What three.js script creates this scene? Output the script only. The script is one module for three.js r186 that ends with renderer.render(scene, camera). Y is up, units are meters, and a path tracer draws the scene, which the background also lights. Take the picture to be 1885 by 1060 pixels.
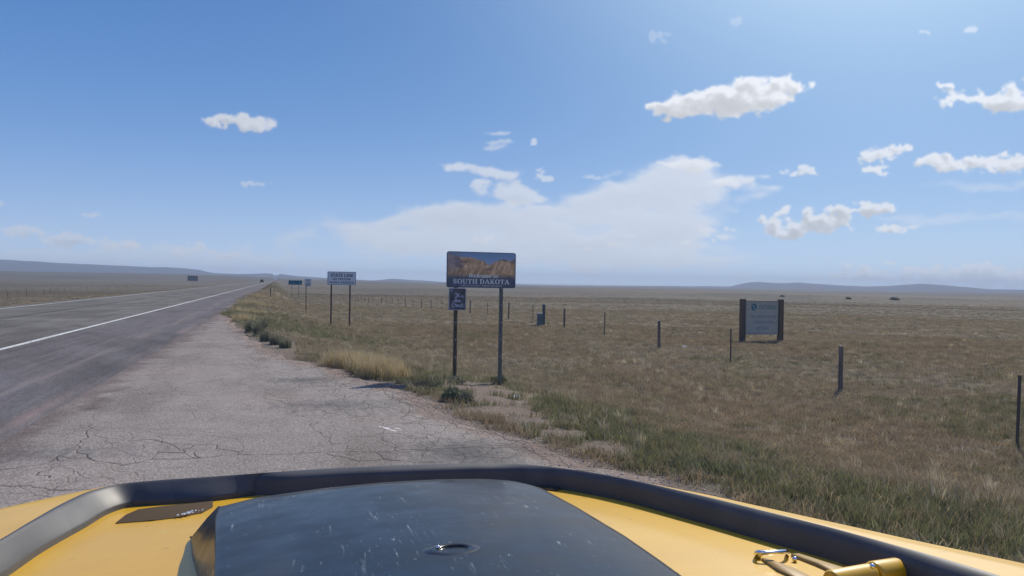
import * as THREE from 'three';
import { mergeGeometries } from 'three/addons/utils/BufferGeometryUtils.js';
import { RoundedBoxGeometry } from 'three/addons/geometries/RoundedBoxGeometry.js';

// ------------------------------------------------------------------ camera
const scene = new THREE.Scene();
const FPX = 1370, CX = 942.5, CY = 530, EYE = 1.7;
const camera = new THREE.PerspectiveCamera(2 * Math.atan(530 / FPX) * 180 / Math.PI, 1885 / 1060, 0.05, 60000);
camera.position.set(0, EYE, 0);
camera.rotation.order = 'YXZ';
camera.rotation.set(-8 / FPX, 0, 0.0165);
camera.updateMatrixWorld(true);
const camQ = camera.quaternion.clone(), camQi = camQ.clone().invert();
const ray = (px, py) => new THREE.Vector3((px - CX) / FPX, -(py - CY) / FPX, -1).applyQuaternion(camQ).normalize();

// ------------------------------------------------------------------ noise and random numbers
function rng(seed) { let s = seed >>> 0; return () => { s = (s + 0x6D2B79F5) >>> 0; let t = Math.imul(s ^ (s >>> 15), 1 | s); t = (t + Math.imul(t ^ (t >>> 7), 61 | t)) ^ t; return ((t ^ (t >>> 14)) >>> 0) / 4294967296; }; }
const H2 = (x, y) => { let h = Math.imul(x, 374761393) + Math.imul(y, 668265263) | 0; h = Math.imul(h ^ (h >>> 13), 1274126177); return ((h ^ (h >>> 16)) >>> 0) / 4294967296; };
function vn(x, y) {
  const xi = Math.floor(x), yi = Math.floor(y); let fx = x - xi, fy = y - yi;
  fx = fx * fx * fx * (fx * (fx * 6 - 15) + 10); fy = fy * fy * fy * (fy * (fy * 6 - 15) + 10);
  const a = H2(xi, yi), b = H2(xi + 1, yi), c = H2(xi, yi + 1), d = H2(xi + 1, yi + 1);
  return a + (b - a) * fx + (c - a) * fy + (a - b - c + d) * fx * fy;
}
function fbm(x, y, o = 4) { let s = 0, a = 0.5, t = 0; for (let i = 0; i < o; i++) { s += a * vn(x, y); t += a; const nx = x * 1.6 - y * 1.2 + 17.3; y = x * 1.2 + y * 1.6 + 9.1; x = nx; a *= 0.5; } return s / t; }
const ss = (a, b, x) => { const t = Math.min(1, Math.max(0, (x - a) / (b - a))); return t * t * (3 - 2 * t); };
const lerp = (a, b, t) => a + (b - a) * t;
const clamp = (x, a, b) => Math.min(b, Math.max(a, x));
function table(rows, x) { // piecewise linear
  if (x <= rows[0][0]) return rows[0][1];
  for (let i = 1; i < rows.length; i++) if (x <= rows[i][0]) { const [x0, y0] = rows[i - 1], [x1, y1] = rows[i]; return y0 + (y1 - y0) * (x - x0) / (x1 - x0); }
  return rows[rows.length - 1][1];
}

// ------------------------------------------------------------------ sky, sun, exposure
const SUN_AZ = 29 * Math.PI / 180, SUN_EL = 40 * Math.PI / 180;
const sunDir = new THREE.Vector3(Math.sin(SUN_AZ) * Math.cos(SUN_EL), Math.sin(SUN_EL), -Math.cos(SUN_AZ) * Math.cos(SUN_EL));
const sun = new THREE.DirectionalLight(new THREE.Color(1, 0.925, 0.80), 4.6);
sun.position.copy(sunDir).multiplyScalar(120); sun.target.position.set(0, 0, -25);
sun.position.add(sun.target.position);
sun.castShadow = true; sun.shadow.mapSize.set(4096, 4096);
Object.assign(sun.shadow.camera, { left: -90, right: 90, top: 90, bottom: -90, near: 1, far: 400 });
scene.add(sun, sun.target);

// clouds as seen from here: [lobes of x, y, rx, ry], strength, raggedness, noise scale
const CLOUDS = [
  { l: [[1238, 205, 34, 15], [1262, 190, 34, 22], [1300, 183, 36, 24], [1345, 184, 48, 32], [1392, 178, 46, 30], [1430, 166, 38, 26], [1470, 158, 26, 11], [1310, 202, 85, 15]], a: 1, n: 34, amp: .8, d: 1.1 },
  { l: [[410, 222, 30, 9], [440, 226, 42, 15], [478, 230, 26, 15]], a: .85, n: 26, amp: .6, d: .7 },
  { l: [[1770, 180, 42, 16], [1815, 185, 46, 13], [1850, 192, 48, 18], [1885, 180, 50, 26], [1745, 156, 12, 7]], a: .95, n: 28, amp: 1.1, d: .8 },
  { l: [[1600, 292, 34, 11], [1635, 282, 36, 15], [1605, 313, 32, 8], [1672, 270, 10, 6]], a: .9, n: 24, amp: 1.2, d: .6 },
  { l: [[1715, 296, 38, 17], [1760, 308, 48, 13], [1815, 300, 48, 14], [1860, 303, 40, 16], [1900, 295, 40, 18]], a: .93, n: 26, amp: 1.1, d: .7 },
  { l: [[1480, 314, 30, 9], [1460, 319, 22, 5]], a: .75, n: 18, amp: 1.3, d: .4 },
  { l: [[1430, 402, 36, 14], [1455, 425, 46, 13], [1490, 408, 46, 25], [1530, 412, 40, 18], [1590, 385, 52, 14], [1660, 420, 36, 9], [1440, 434, 34, 8]], a: .92, n: 28, amp: 1.15, d: 1.05 },
  { l: [[1699, 57, 9, 6], [1790, 55, 11, 6]], a: .5, n: 12, amp: 1.2, d: .2 },
  { l: [[1215, 68, 20, 11], [1355, 40, 12, 14]], a: .2, n: 16, amp: 1.2, d: .1 },
  { l: [[890, 441, 20, 6], [930, 450, 12, 3]], a: .7, n: 14, amp: .8, d: .2 },
  { l: [[1130, 450, 14, 6], [1085, 456, 10, 4], [1160, 434, 8, 3]], a: .65, n: 12, amp: .9, d: .2 },
  { l: [[1298, 424, 20, 7], [1320, 438, 30, 5], [1262, 447, 12, 3], [1345, 421, 14, 4], [1245, 466, 12, 3]], a: .6, n: 14, amp: 1.1, d: .2 },
  { l: [[1000, 328, 16, 7], [994, 316, 10, 4], [985, 262, 11, 6]], a: .6, n: 12, amp: 1.1, d: .2 },
  { l: [[1093, 327, 22, 4]], a: .4, n: 12, amp: 1.2, d: .1 },
  { l: [[172, 396, 22, 5], [470, 338, 34, 5], [0, 372, 10, 6]], a: .45, n: 14, amp: 1.2, d: .2 },
  { l: [[30, 428, 52, 14], [135, 440, 24, 13], [125, 448, 42, 9], [205, 452, 24, 10], [245, 455, 28, 10], [335, 460, 30, 10], [375, 458, 34, 12], [420, 470, 26, 9]], a: .62, n: 26, amp: 1.1, d: .5 },
  { l: [[220, 475, 260, 26], [420, 486, 100, 12]], a: .4, n: 50, amp: .8, d: .2 },
  { l: [[1570, 488, 26, 4], [1637, 488, 14, 4], [1600, 500, 50, 6], [1700, 500, 36, 10], [1770, 497, 50, 12], [1810, 500, 46, 8], [1870, 508, 44, 12], [1560, 512, 60, 6], [1740, 514, 90, 10], [1840, 520, 90, 10]], a: .75, n: 24, amp: 1.2, d: .4 },
  { l: [[1306, 491, 9, 3], [1290, 508, 18, 4], [1365, 509, 16, 4], [1105, 487, 22, 3], [575, 486, 24, 8], [612, 495, 30, 4]], a: .35, n: 12, amp: 1, d: .3 },
  // thin high sheets
  { l: [[760, 430, 200, 40], [830, 402, 70, 26], [900, 420, 120, 34], [1010, 400, 110, 42], [1130, 385, 120, 44], [1215, 350, 110, 42], [1300, 335, 120, 30], [1260, 312, 70, 20], [1190, 410, 170, 52], [1060, 435, 260, 44], [840, 450, 240, 30], [1120, 470, 200, 30]], a: .74, n: 52, amp: .95, d: .12, soft: 1 },
  { l: [[850, 308, 52, 10], [905, 318, 55, 11], [886, 342, 16, 16], [940, 352, 32, 16], [965, 362, 40, 14]], a: .7, n: 40, amp: .9, d: .15, soft: .5 },
  { l: [[1270, 305, 46, 11], [1222, 300, 20, 6], [1360, 330, 60, 18]], a: .8, n: 30, amp: 1.0, d: .2, soft: .5 },
  { l: [[915, 262, 30, 4], [920, 273, 28, 6], [915, 244, 28, 4]], a: .42, n: 26, amp: .9, d: .1, soft: .6 },
  { l: [[1840, 342, 140, 12], [1720, 404, 190, 8], [1850, 395, 90, 9]], a: .28, n: 70, amp: .7, d: .05, soft: .8 },
];
for (const c of CLOUDS) {
  let x0 = 1e9, x1 = -1e9, y0 = 1e9, y1 = -1e9;
  for (const [x, y, rx, ry] of c.l) { x0 = Math.min(x0, x - rx * 1.7); x1 = Math.max(x1, x + rx * 1.7); y0 = Math.min(y0, y - ry * 1.9); y1 = Math.max(y1, y + ry * 1.9); }
  c.box = [x0, x1, y0, y1];
}
function cloudField(c, x, y) {
  let f = 0;
  for (const [lx, ly, rx, ry] of c.l) {
    const dx = (x - lx) / rx; let dy = (y - ly) / ry; if (dy > 0 && !c.soft) dy *= 1.25;
    const q = dx * dx + dy * dy; if (q < 4) { const g = Math.exp(-q * 1.15); f = f + g - f * g * 0.75; }
  }
  return f;
}
function skyColor(d, out) {
  const el = Math.asin(clamp(d.y, -1, 1)), e = Math.max(0, el);
  const cs = clamp(d.dot(sunDir), -1, 1), ang = Math.acos(cs);
  const t = Math.exp(-e / 0.145), side = 0.5 + 0.5 * (d.x * sunDir.x + d.z * sunDir.z) / Math.max(1e-6, Math.hypot(d.x, d.z) * Math.hypot(sunDir.x, sunDir.z));
  // clear air: deep blue above, pale towards the horizon, paler round the sun
  const low = Math.exp(-e / 0.085);
  let r = 0.030 + 0.26 * t + 0.25 * low, g = 0.110 + 0.38 * Math.exp(-e / 0.22) + 0.17 * low, b = 0.46 + 0.26 * Math.exp(-e * e / 0.075) + 0.09 * low;
  const glow = 1.0 * Math.exp(-ang * ang / 0.13) + 0.17 * Math.exp(-ang / 0.55) + 0.16 * side * side * t;
  r += glow * 0.86; g += glow * 1.0; b += glow * 0.85;
  // clouds
  const v = new THREE.Vector3().copy(d).applyQuaternion(camQi);
  let px = 1e6, py = 1e6;
  if (v.z < -0.2) { px = CX - v.x / v.z * FPX; py = CY + v.y / v.z * FPX; }
  let inside = 0;
  if (px > -300 && px < 2200 && py > -300 && py < 700) inside = ss(-300, -100, px) * ss(2200, 2000, px) * ss(-300, -100, py);
  if (inside > 0 && el > -0.01) for (const c of CLOUDS) {
    if (px < c.box[0] || px > c.box[1] || py < c.box[2] || py > c.box[3]) continue;
    const ws = c.n * (c.soft ? 0.5 : 0.75), wx = px + (fbm(px / ws + 3, py / ws + 70, 4) - 0.5) * ws * (c.soft ? 1.2 : 1.5), wy = py + (fbm(px / ws + 55, py / ws + 20, 4) - 0.5) * ws * (c.soft ? 0.7 : 1.15);
    const f = cloudField(c, wx, wy); if (f < 0.02) continue;
    const st = c.soft ? 2.6 : 1.25;
    const wob = clamp((fbm(px / c.n / st * 1.6 + 31, py / c.n * 1.6 + 7, 6) - 0.5) * 3.8, -1, 1);
    const q = f + wob * 0.5 * c.amp * ss(0.0, 0.35, f);
    const edge = c.soft ? lerp(0.22, 0.7, c.soft) : 0.42;
    const al = c.a * ss(c.soft ? 0.30 : 0.22, (c.soft ? 0.30 : 0.22) + edge, q); if (al <= 0.002) continue;
    // thickness on the way to the sun, which stands above and to the right
    const f2 = cloudField(c, wx + 6, wy - 11), w2 = clamp((fbm((px + 5) / c.n / st * 1.6 + 31, (py - 8) / c.n * 1.6 + 7, 5) - 0.5) * 3.8, -1, 1);
    const q2 = Math.max(0, f2 + w2 * 0.75 * c.amp * ss(0, 0.35, f2) - 0.45);
    const lit = 0.66 + 0.34 * Math.exp(-q2 * 2.3 * c.d);
    const W = (0.66 + 0.44 * Math.exp(-ang * ang / 0.42)) * lit;
    const cr = W * 0.985, cg = W * 1.02, cb = W * 1.09;
    const hz = 0.2 * t * t; // seen through more air low down
    r = lerp(r, lerp(cr, r, hz), al); g = lerp(g, lerp(cg, g, hz), al); b = lerp(b, lerp(cb, b, hz), al);
  }
  if (inside < 1 && el > 0.02) {
    const k = 1.3 / (d.y + 0.12), x = d.x * k, z = d.z * k;
    const n = fbm(x * 2.2 + 5, z * 2.2 + 3, 5), q = ss(0.60, 0.74, n) * (1 - inside) * 0.9;
    if (q > 0) { const W = 0.72 - 0.25 * ss(0.66, 0.85, n); r = lerp(r, W, q); g = lerp(g, W * 1.01, q); b = lerp(b, W * 1.04, q); }
  }
  out[0] = r; out[1] = g; out[2] = b;
}
{
  const W = 4096, H = 2048, data = new Float32Array(W * H * 4), d = new THREE.Vector3(), o = [0, 0, 0];
  const below = [0.30, 0.30, 0.30];
  for (let j = 0; j < H; j++) {
    const el = ((j + 0.5) / H - 0.5) * Math.PI, ce = Math.cos(el), se = Math.sin(el);
    const coarse = el > 0.55 ? 4 : 1;
    for (let i = 0; i < W; i++) {
      const k = (j * W + i) * 4;
      if (el < -0.012) { data[k] = below[0]; data[k + 1] = below[1]; data[k + 2] = below[2]; data[k + 3] = 1; continue; }
      if (coarse > 1 && i % coarse) { data[k] = o[0]; data[k + 1] = o[1]; data[k + 2] = o[2]; data[k + 3] = 1; continue; }
      const az = ((i + 0.5) / W - 0.5) * 2 * Math.PI;
      d.set(Math.cos(az) * ce, se, Math.sin(az) * ce);
      skyColor(d, o);
      data[k] = o[0]; data[k + 1] = o[1]; data[k + 2] = o[2]; data[k + 3] = 1;
    }
  }
  const tex = new THREE.DataTexture(data, W, H, THREE.RGBAFormat, THREE.FloatType);
  tex.mapping = THREE.EquirectangularReflectionMapping; tex.magFilter = THREE.LinearFilter; tex.minFilter = THREE.LinearFilter; tex.needsUpdate = true;
  scene.background = tex; scene.environment = tex;
}
const renderer = new THREE.WebGLRenderer({ antialias: true });
renderer.toneMapping = THREE.LinearToneMapping;
renderer.toneMappingExposure = 1.0;
renderer.shadowMap.enabled = true;
scene.fog = new THREE.FogExp2(0xc4d4ee, 0.00014);

// ------------------------------------------------------------------ helpers
const used = new Map();
function numbered(n) { const k = used.get(n) || 0; used.set(n, k + 1); return k ? n + '_' + String(k).padStart(3, '0') : n; }
function shade(o) { o.castShadow = true; o.receiveShadow = true; return o; }
function mesh(name, geo, mat, parent) { const m = shade(new THREE.Mesh(geo, mat)); m.name = parent ? name : numbered(name); (parent || scene).add(m); return m; }
function tag(o, label, category, group) { o.userData.label = label; o.userData.category = category; if (group) o.userData.group = group; return o; }
function structure(o, label, category) { o.userData.kind = 'structure'; if (label) o.userData.label = label; if (category) o.userData.category = category; return o; }
function stuff(o, label, category) { o.userData.kind = 'stuff'; o.userData.label = label; o.userData.category = category; return o; }
function thing(name, label, category, pos = [0, 0, 0], turn = 0, group) { const g = new THREE.Group(); g.name = numbered(name); g.position.set(...pos); g.rotation.y = turn; scene.add(g); return tag(g, label, category, group); }
const lin = (r, g, b) => new THREE.Color().setRGB(r, g, b);
const std = (c, rough = 0.8, more = {}) => new THREE.MeshStandardMaterial({ color: c, roughness: rough, ...more });
function box(w, h, d, x = 0, y = 0, z = 0) { const g = new THREE.BoxGeometry(w, h, d); g.translate(x, y, z); return g; }
function rbox(w, h, d, x, y, z, r = 0.01) { const g = new RoundedBoxGeometry(w, h, d, 2, r); g.translate(x, y, z); return g; }
function cyl(r0, r1, h, x = 0, y = 0, z = 0, n = 12) { const g = new THREE.CylinderGeometry(r1, r0, h, n); g.translate(x, y, z); return g; }
function dataTex(w, h, fn, srgb = true) {
  const data = new Uint8Array(w * h * 4);
  for (let j = 0; j < h; j++) for (let i = 0; i < w; i++) { const c = fn(i, j), k = (j * w + i) * 4; data[k] = clamp(c[0], 0, 255); data[k + 1] = clamp(c[1], 0, 255); data[k + 2] = clamp(c[2], 0, 255); data[k + 3] = 255; }
  const t = new THREE.DataTexture(data, w, h, THREE.RGBAFormat); t.wrapS = t.wrapT = THREE.RepeatWrapping; t.magFilter = THREE.LinearFilter; t.minFilter = THREE.LinearMipmapLinearFilter; t.generateMipmaps = true;
  if (srgb) t.colorSpace = THREE.SRGBColorSpace; t.needsUpdate = true; return t;
}
function canvasTex(w, h, draw, srgb = true) {
  const c = document.createElement('canvas'); c.width = w; c.height = h; const x = c.getContext('2d'); draw(x, w, h);
  const t = new THREE.CanvasTexture(c); if (srgb) t.colorSpace = THREE.SRGBColorSpace; t.anisotropy = 8; return t;
}
function blotch(base, amp, fx, fy, tint = [1, 1, 1], seed = 0, n = 256) {   // weathered surface colour, tileable enough on small parts
  return dataTex(n, n, (i, j) => { const k = (fbm(i / n * fx + seed, j / n * fy + seed, 5) - 0.5) * 2 * amp, f = (H2(i + seed, j) - 0.5) * amp * 0.5; return base.map((b, q) => b + (k + f) * tint[q]); });
}

// ------------------------------------------------------------------ the lie of the land
const RA = 17.5 * Math.PI / 180, RC = Math.cos(RA), RS = Math.sin(RA);
const toUL = (x, z) => [-x * RS - z * RC, -x * RC + z * RS];           // along the road, to its left
const fromUL = (u, l) => [-u * RS - l * RC, -u * RC + l * RS];
const groundAt = (px, py, y = 0) => { const d = ray(px, py), t = (y - EYE) / d.y; return [d.x * t, d.z * t]; };
const edgePix = [[425, 588], [428, 598], [440, 608], [470, 630], [520, 655], [600, 678], [690, 701], [760, 729], [850, 769], [950, 802], [1050, 838], [1150, 876], [1240, 908]];
const edgeUL = edgePix.map(([x, y]) => toUL(...groundAt(x, y))).sort((a, b) => a[0] - b[0]);
const edgeRows = [[-40, edgeUL[0][1] - 6], [-6, edgeUL[0][1] - 2.6], [1.5, edgeUL[0][1] - 0.9], ...edgeUL, [edgeUL[edgeUL.length - 1][0] + 5, 2.75], [70, 3.3], [4000, 3.3]];
const rightEdge = (u) => table(edgeRows, u) + (vn(u * 1.7, 3) - 0.5) * 0.34 + (vn(u * 5.3, 9) - 0.5) * 0.16;
const LEFT_EDGE = 14.3;
const offPave = (x, z) => { const [u, l] = toUL(x, z); return Math.max(rightEdge(u) - l, l - LEFT_EDGE); };
const azOf = (px, py) => { const d = ray(px, py); return [Math.atan2(d.x, -d.z), d.y / Math.hypot(d.x, d.z)]; };
const skyline = [[0, 478], [60, 481], [110, 484], [180, 487], [250, 491], [300, 491.5], [340, 493.5], [370, 497], [385, 501], [400, 502.5], [440, 504], [490, 503], [530, 506], [560, 509], [600, 511.5], [690, 516], [718, 513], [760, 515], [820, 519], [950, 523.3], [1050, 525.8], [1200, 526.2], [1345, 527], [1358, 523.5], [1376, 519.8], [1395, 519], [1440, 521], [1468, 519.5], [1500, 522], [1590, 527.5], [1640, 526], [1697, 522], [1750, 526], [1830, 532.5], [1885, 533.5]].map(([x, y]) => azOf(x, y));
const midline = [[0, 499], [150, 502], [300, 504.5], [420, 507], [560, 514], [760, 520], [1000, 527], [1885, 541]].map(([x, y]) => azOf(x, y));
const profile = [[0, -0.74], [45, -0.78], [75, -1.3], [165, -2.7], [400, -4.6], [1000, -6], [3000, -4], [40000, -4]];
const RIDGE = 7000;
function land(x, z) {
  const r = Math.hypot(x, z), az = Math.atan2(x, -z);
  let y = table(profile, r);
  y += (fbm(x / 38 + 11, z / 38 + 5, 3) - 0.5) * 0.5 * ss(20, 120, r) + (fbm(x / 210 + 3, z / 210 + 31, 4) - 0.5) * 9 * ss(180, 700, r) + (fbm(x / 6, z / 6, 3) - 0.5) * 0.22;
  if (r > 900) {
    const side = ss(0.9, 0.62, Math.abs(az)) ;
    const roll = 0.004 + 0.012 * (fbm(az * 4 + 40, 2, 3) - 0.3);
    const m = EYE + lerp(0.0, table(midline, az), side) * 3000; y = lerp(y, m + (fbm(x / 500, z / 500, 3) - 0.5) * 8, ss(1000, 3000, r));
    const R = RIDGE * (0.94 + 0.12 * vn(az * 9, 1)); const k = lerp(roll, table(skyline, az), side);
    const top = EYE + k * R + (fbm(az * 60, 4, 3) - 0.5) * 7; y = lerp(y, top, ss(R * 0.72, R, r)); if (r > R) y = top - (r - R) * 0.002;
  }
  const d = offPave(x, z);
  if (d < 0) return -0.05 - 0.35 * ss(60, 250, r);
  const fall = Math.min(1, d / 7.5); const soft = fall * fall * (3 - 2 * fall);
  return Math.max(lerp(-0.03, y, soft * Math.min(1, d * 0.35 / Math.max(0.4, -y) + 0.25)), Math.min(y, 9e9)) - 0.35 * ss(60, 250, r) * (1 - Math.min(1, d / 4));
}
const onLand = (px, py, from = 4) => { const d = ray(px, py); let t = from, st = 0.25; for (let i = 0; i < 6000; i++) { const x = d.x * t, y = EYE + d.y * t, z = d.z * t; if (y <= land(x, z)) { let a = t - st, b = t; for (let k = 0; k < 18; k++) { const m = (a + b) / 2; if (EYE + d.y * m <= land(d.x * m, d.z * m)) b = m; else a = m; } return new THREE.Vector3(d.x * b, EYE + d.y * b, d.z * b); } st = Math.max(0.25, t * 0.006); t += st; if (t > 9000) break; } return null; };

// what grows where: 0 dry brown .. 1 green, plus bare dirt
const dirtSpots = [[885, 716, 0.75], [903, 733, 0.9], [915, 757, 0.9], [930, 782, 0.8], [970, 803, 0.5], [1040, 830, 0.4], [1110, 860, 0.35]].map(([x, y, r]) => [...groundAt(x, y, -0.25), r]);
function bare(x, z) { let b = 0; for (const [a, c, r] of dirtSpots) b = Math.max(b, 1 - Math.hypot(x - a, z - c) / (r * 1.25)); const d = offPave(x, z); b = Math.max(b, 0.9 - d * 2.2); return clamp(b * 1.5 + (fbm(x * 2.2, z * 2.2, 3) - 0.5) * 0.7, 0, 1); }
function green(x, z) {
  const [u, l] = toUL(x, z), d = rightEdge(u) - l;
  let g = 0;
  if (l < 2.6 && u < 60) g = 1.0 * ss(0.1, 0.8, d) * ss(4.2, 1.4, d) * ss(20, 12, u) + 0.75 * ss(0.0, 0.7, d) * ss(5.5, 2, d) * ss(24, 29, u) * ss(60, 40, u);
  g += 0.55 * ss(0.52, 0.68, fbm(x / 5 + 3, z / 5 + 8, 3)) * ss(45, 16, Math.hypot(x, z));
  return clamp(g + (fbm(x / 1.3, z / 1.3, 4) - 0.5) * 1.5, 0, 1);
}
function soil(x, z) {
  const r = Math.hypot(x, z), n = fbm(x / 9 + 4, z / 9, 4), n2 = fbm(x / 1.1, z / 1.1, 3);
  let c = [0.23, 0.192, 0.142];
  const k = lerp(0.75, 1.25, n) * lerp(0.8, 1.2, n2); c = c.map((v) => v * k);
  const g = green(x, z); c = [lerp(c[0], 0.10, g * 0.8), lerp(c[1], 0.115, g * 0.8), lerp(c[2], 0.055, g * 0.8)];
  const b = bare(x, z) * ss(60, 30, r); c = [lerp(c[0], 0.28, b), lerp(c[1], 0.215, b), lerp(c[2], 0.175, b)];
  if (r > 60) { // pasture in broad bands, darker draws, pines on the far ridges
    const f = ss(60, 300, r), band = fbm(x / (r * 0.25) + 50, r / (60 + r * 0.06), 4), dk = ss(0.55, 0.75, fbm(x / (r * 0.16) + 9, Math.log(r) * 9 + 2, 4));
    const p = [0.150 * lerp(0.55, 1.3, band), 0.125 * lerp(0.6, 1.28, band), 0.083 * lerp(0.65, 1.25, band)];
    for (let i = 0; i < 3; i++) c[i] = lerp(c[i], lerp(p[i], [0.075, 0.078, 0.062][i], dk * 0.85), f);
    const farTone = ss(900, 2600, r); c = [lerp(c[0], 0.085, farTone * 0.7), lerp(c[1], 0.082, farTone * 0.7), lerp(c[2], 0.066, farTone * 0.7)]; // ground turns darker and greyer with distance
    const pine = ss(4400, 5300, r); c = [lerp(c[0], 0.032, pine * 0.9), lerp(c[1], 0.040, pine * 0.9), lerp(c[2], 0.034, pine * 0.9)];
  }
  return c;
}
{
  const A = [], inner = 50 * Math.PI / 180;
  for (let a = -inner; a < inner - 1e-6; a += 0.24 * Math.PI / 180) A.push(a);
  for (let a = inner; a < 2 * Math.PI - inner - 1e-6; a += 4 * Math.PI / 180) A.push(a);
  const NA = A.length, NR = 470, R0 = 0.4, R1 = 8600, pos = [], col = [], uv = [], idx = [];
  for (let j = 0; j <= NR; j++) { const r = R0 * Math.pow(R1 / R0, j / NR); for (let i = 0; i < NA; i++) { const x = Math.sin(A[i]) * r, z = -Math.cos(A[i]) * r; pos.push(x, land(x, z), z); col.push(...soil(x, z)); uv.push(x / 2.7, z / 2.7); } }
  pos.push(0, -0.05, 0); col.push(.2, .16, .12); uv.push(0, 0);
  for (let i = 0; i < NA; i++) { const i1 = (i + 1) % NA; idx.push(pos.length / 3 - 1, i1, i); for (let j = 0; j < NR; j++) { const a = j * NA + i, b = j * NA + i1, c = a + NA, e = b + NA; idx.push(a, b, c, b, e, c); } }
  const g = new THREE.BufferGeometry(); g.setAttribute('position', new THREE.Float32BufferAttribute(pos, 3)); g.setAttribute('color', new THREE.Float32BufferAttribute(col, 3)); g.setAttribute('uv', new THREE.Float32BufferAttribute(uv, 2)); g.setIndex(idx); g.computeVertexNormals();
  const grain = dataTex(512, 512, (i, j) => { const k = 205 + (H2(i, j) - 0.5) * 60 + (H2(i >> 2, j >> 2) - 0.5) * 50 + (H2(i >> 4, j >> 4) - .5) * 20; return [k, k * 0.985, k * 0.96]; });
  const bump = dataTex(512, 512, (i, j) => { const k = 128 + (H2(i, j) - 0.5) * 120 + (H2(i >> 3, j >> 3) - 0.5) * 110; return [k, k, k]; }, false);
  const m = mesh('ground', g, new THREE.MeshStandardMaterial({ vertexColors: true, map: grain, roughness: 1, bumpMap: bump, bumpScale: 0.03 }));
  structure(m, 'rolling dry brown prairie running out to low blue hills', 'ground');
}

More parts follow.
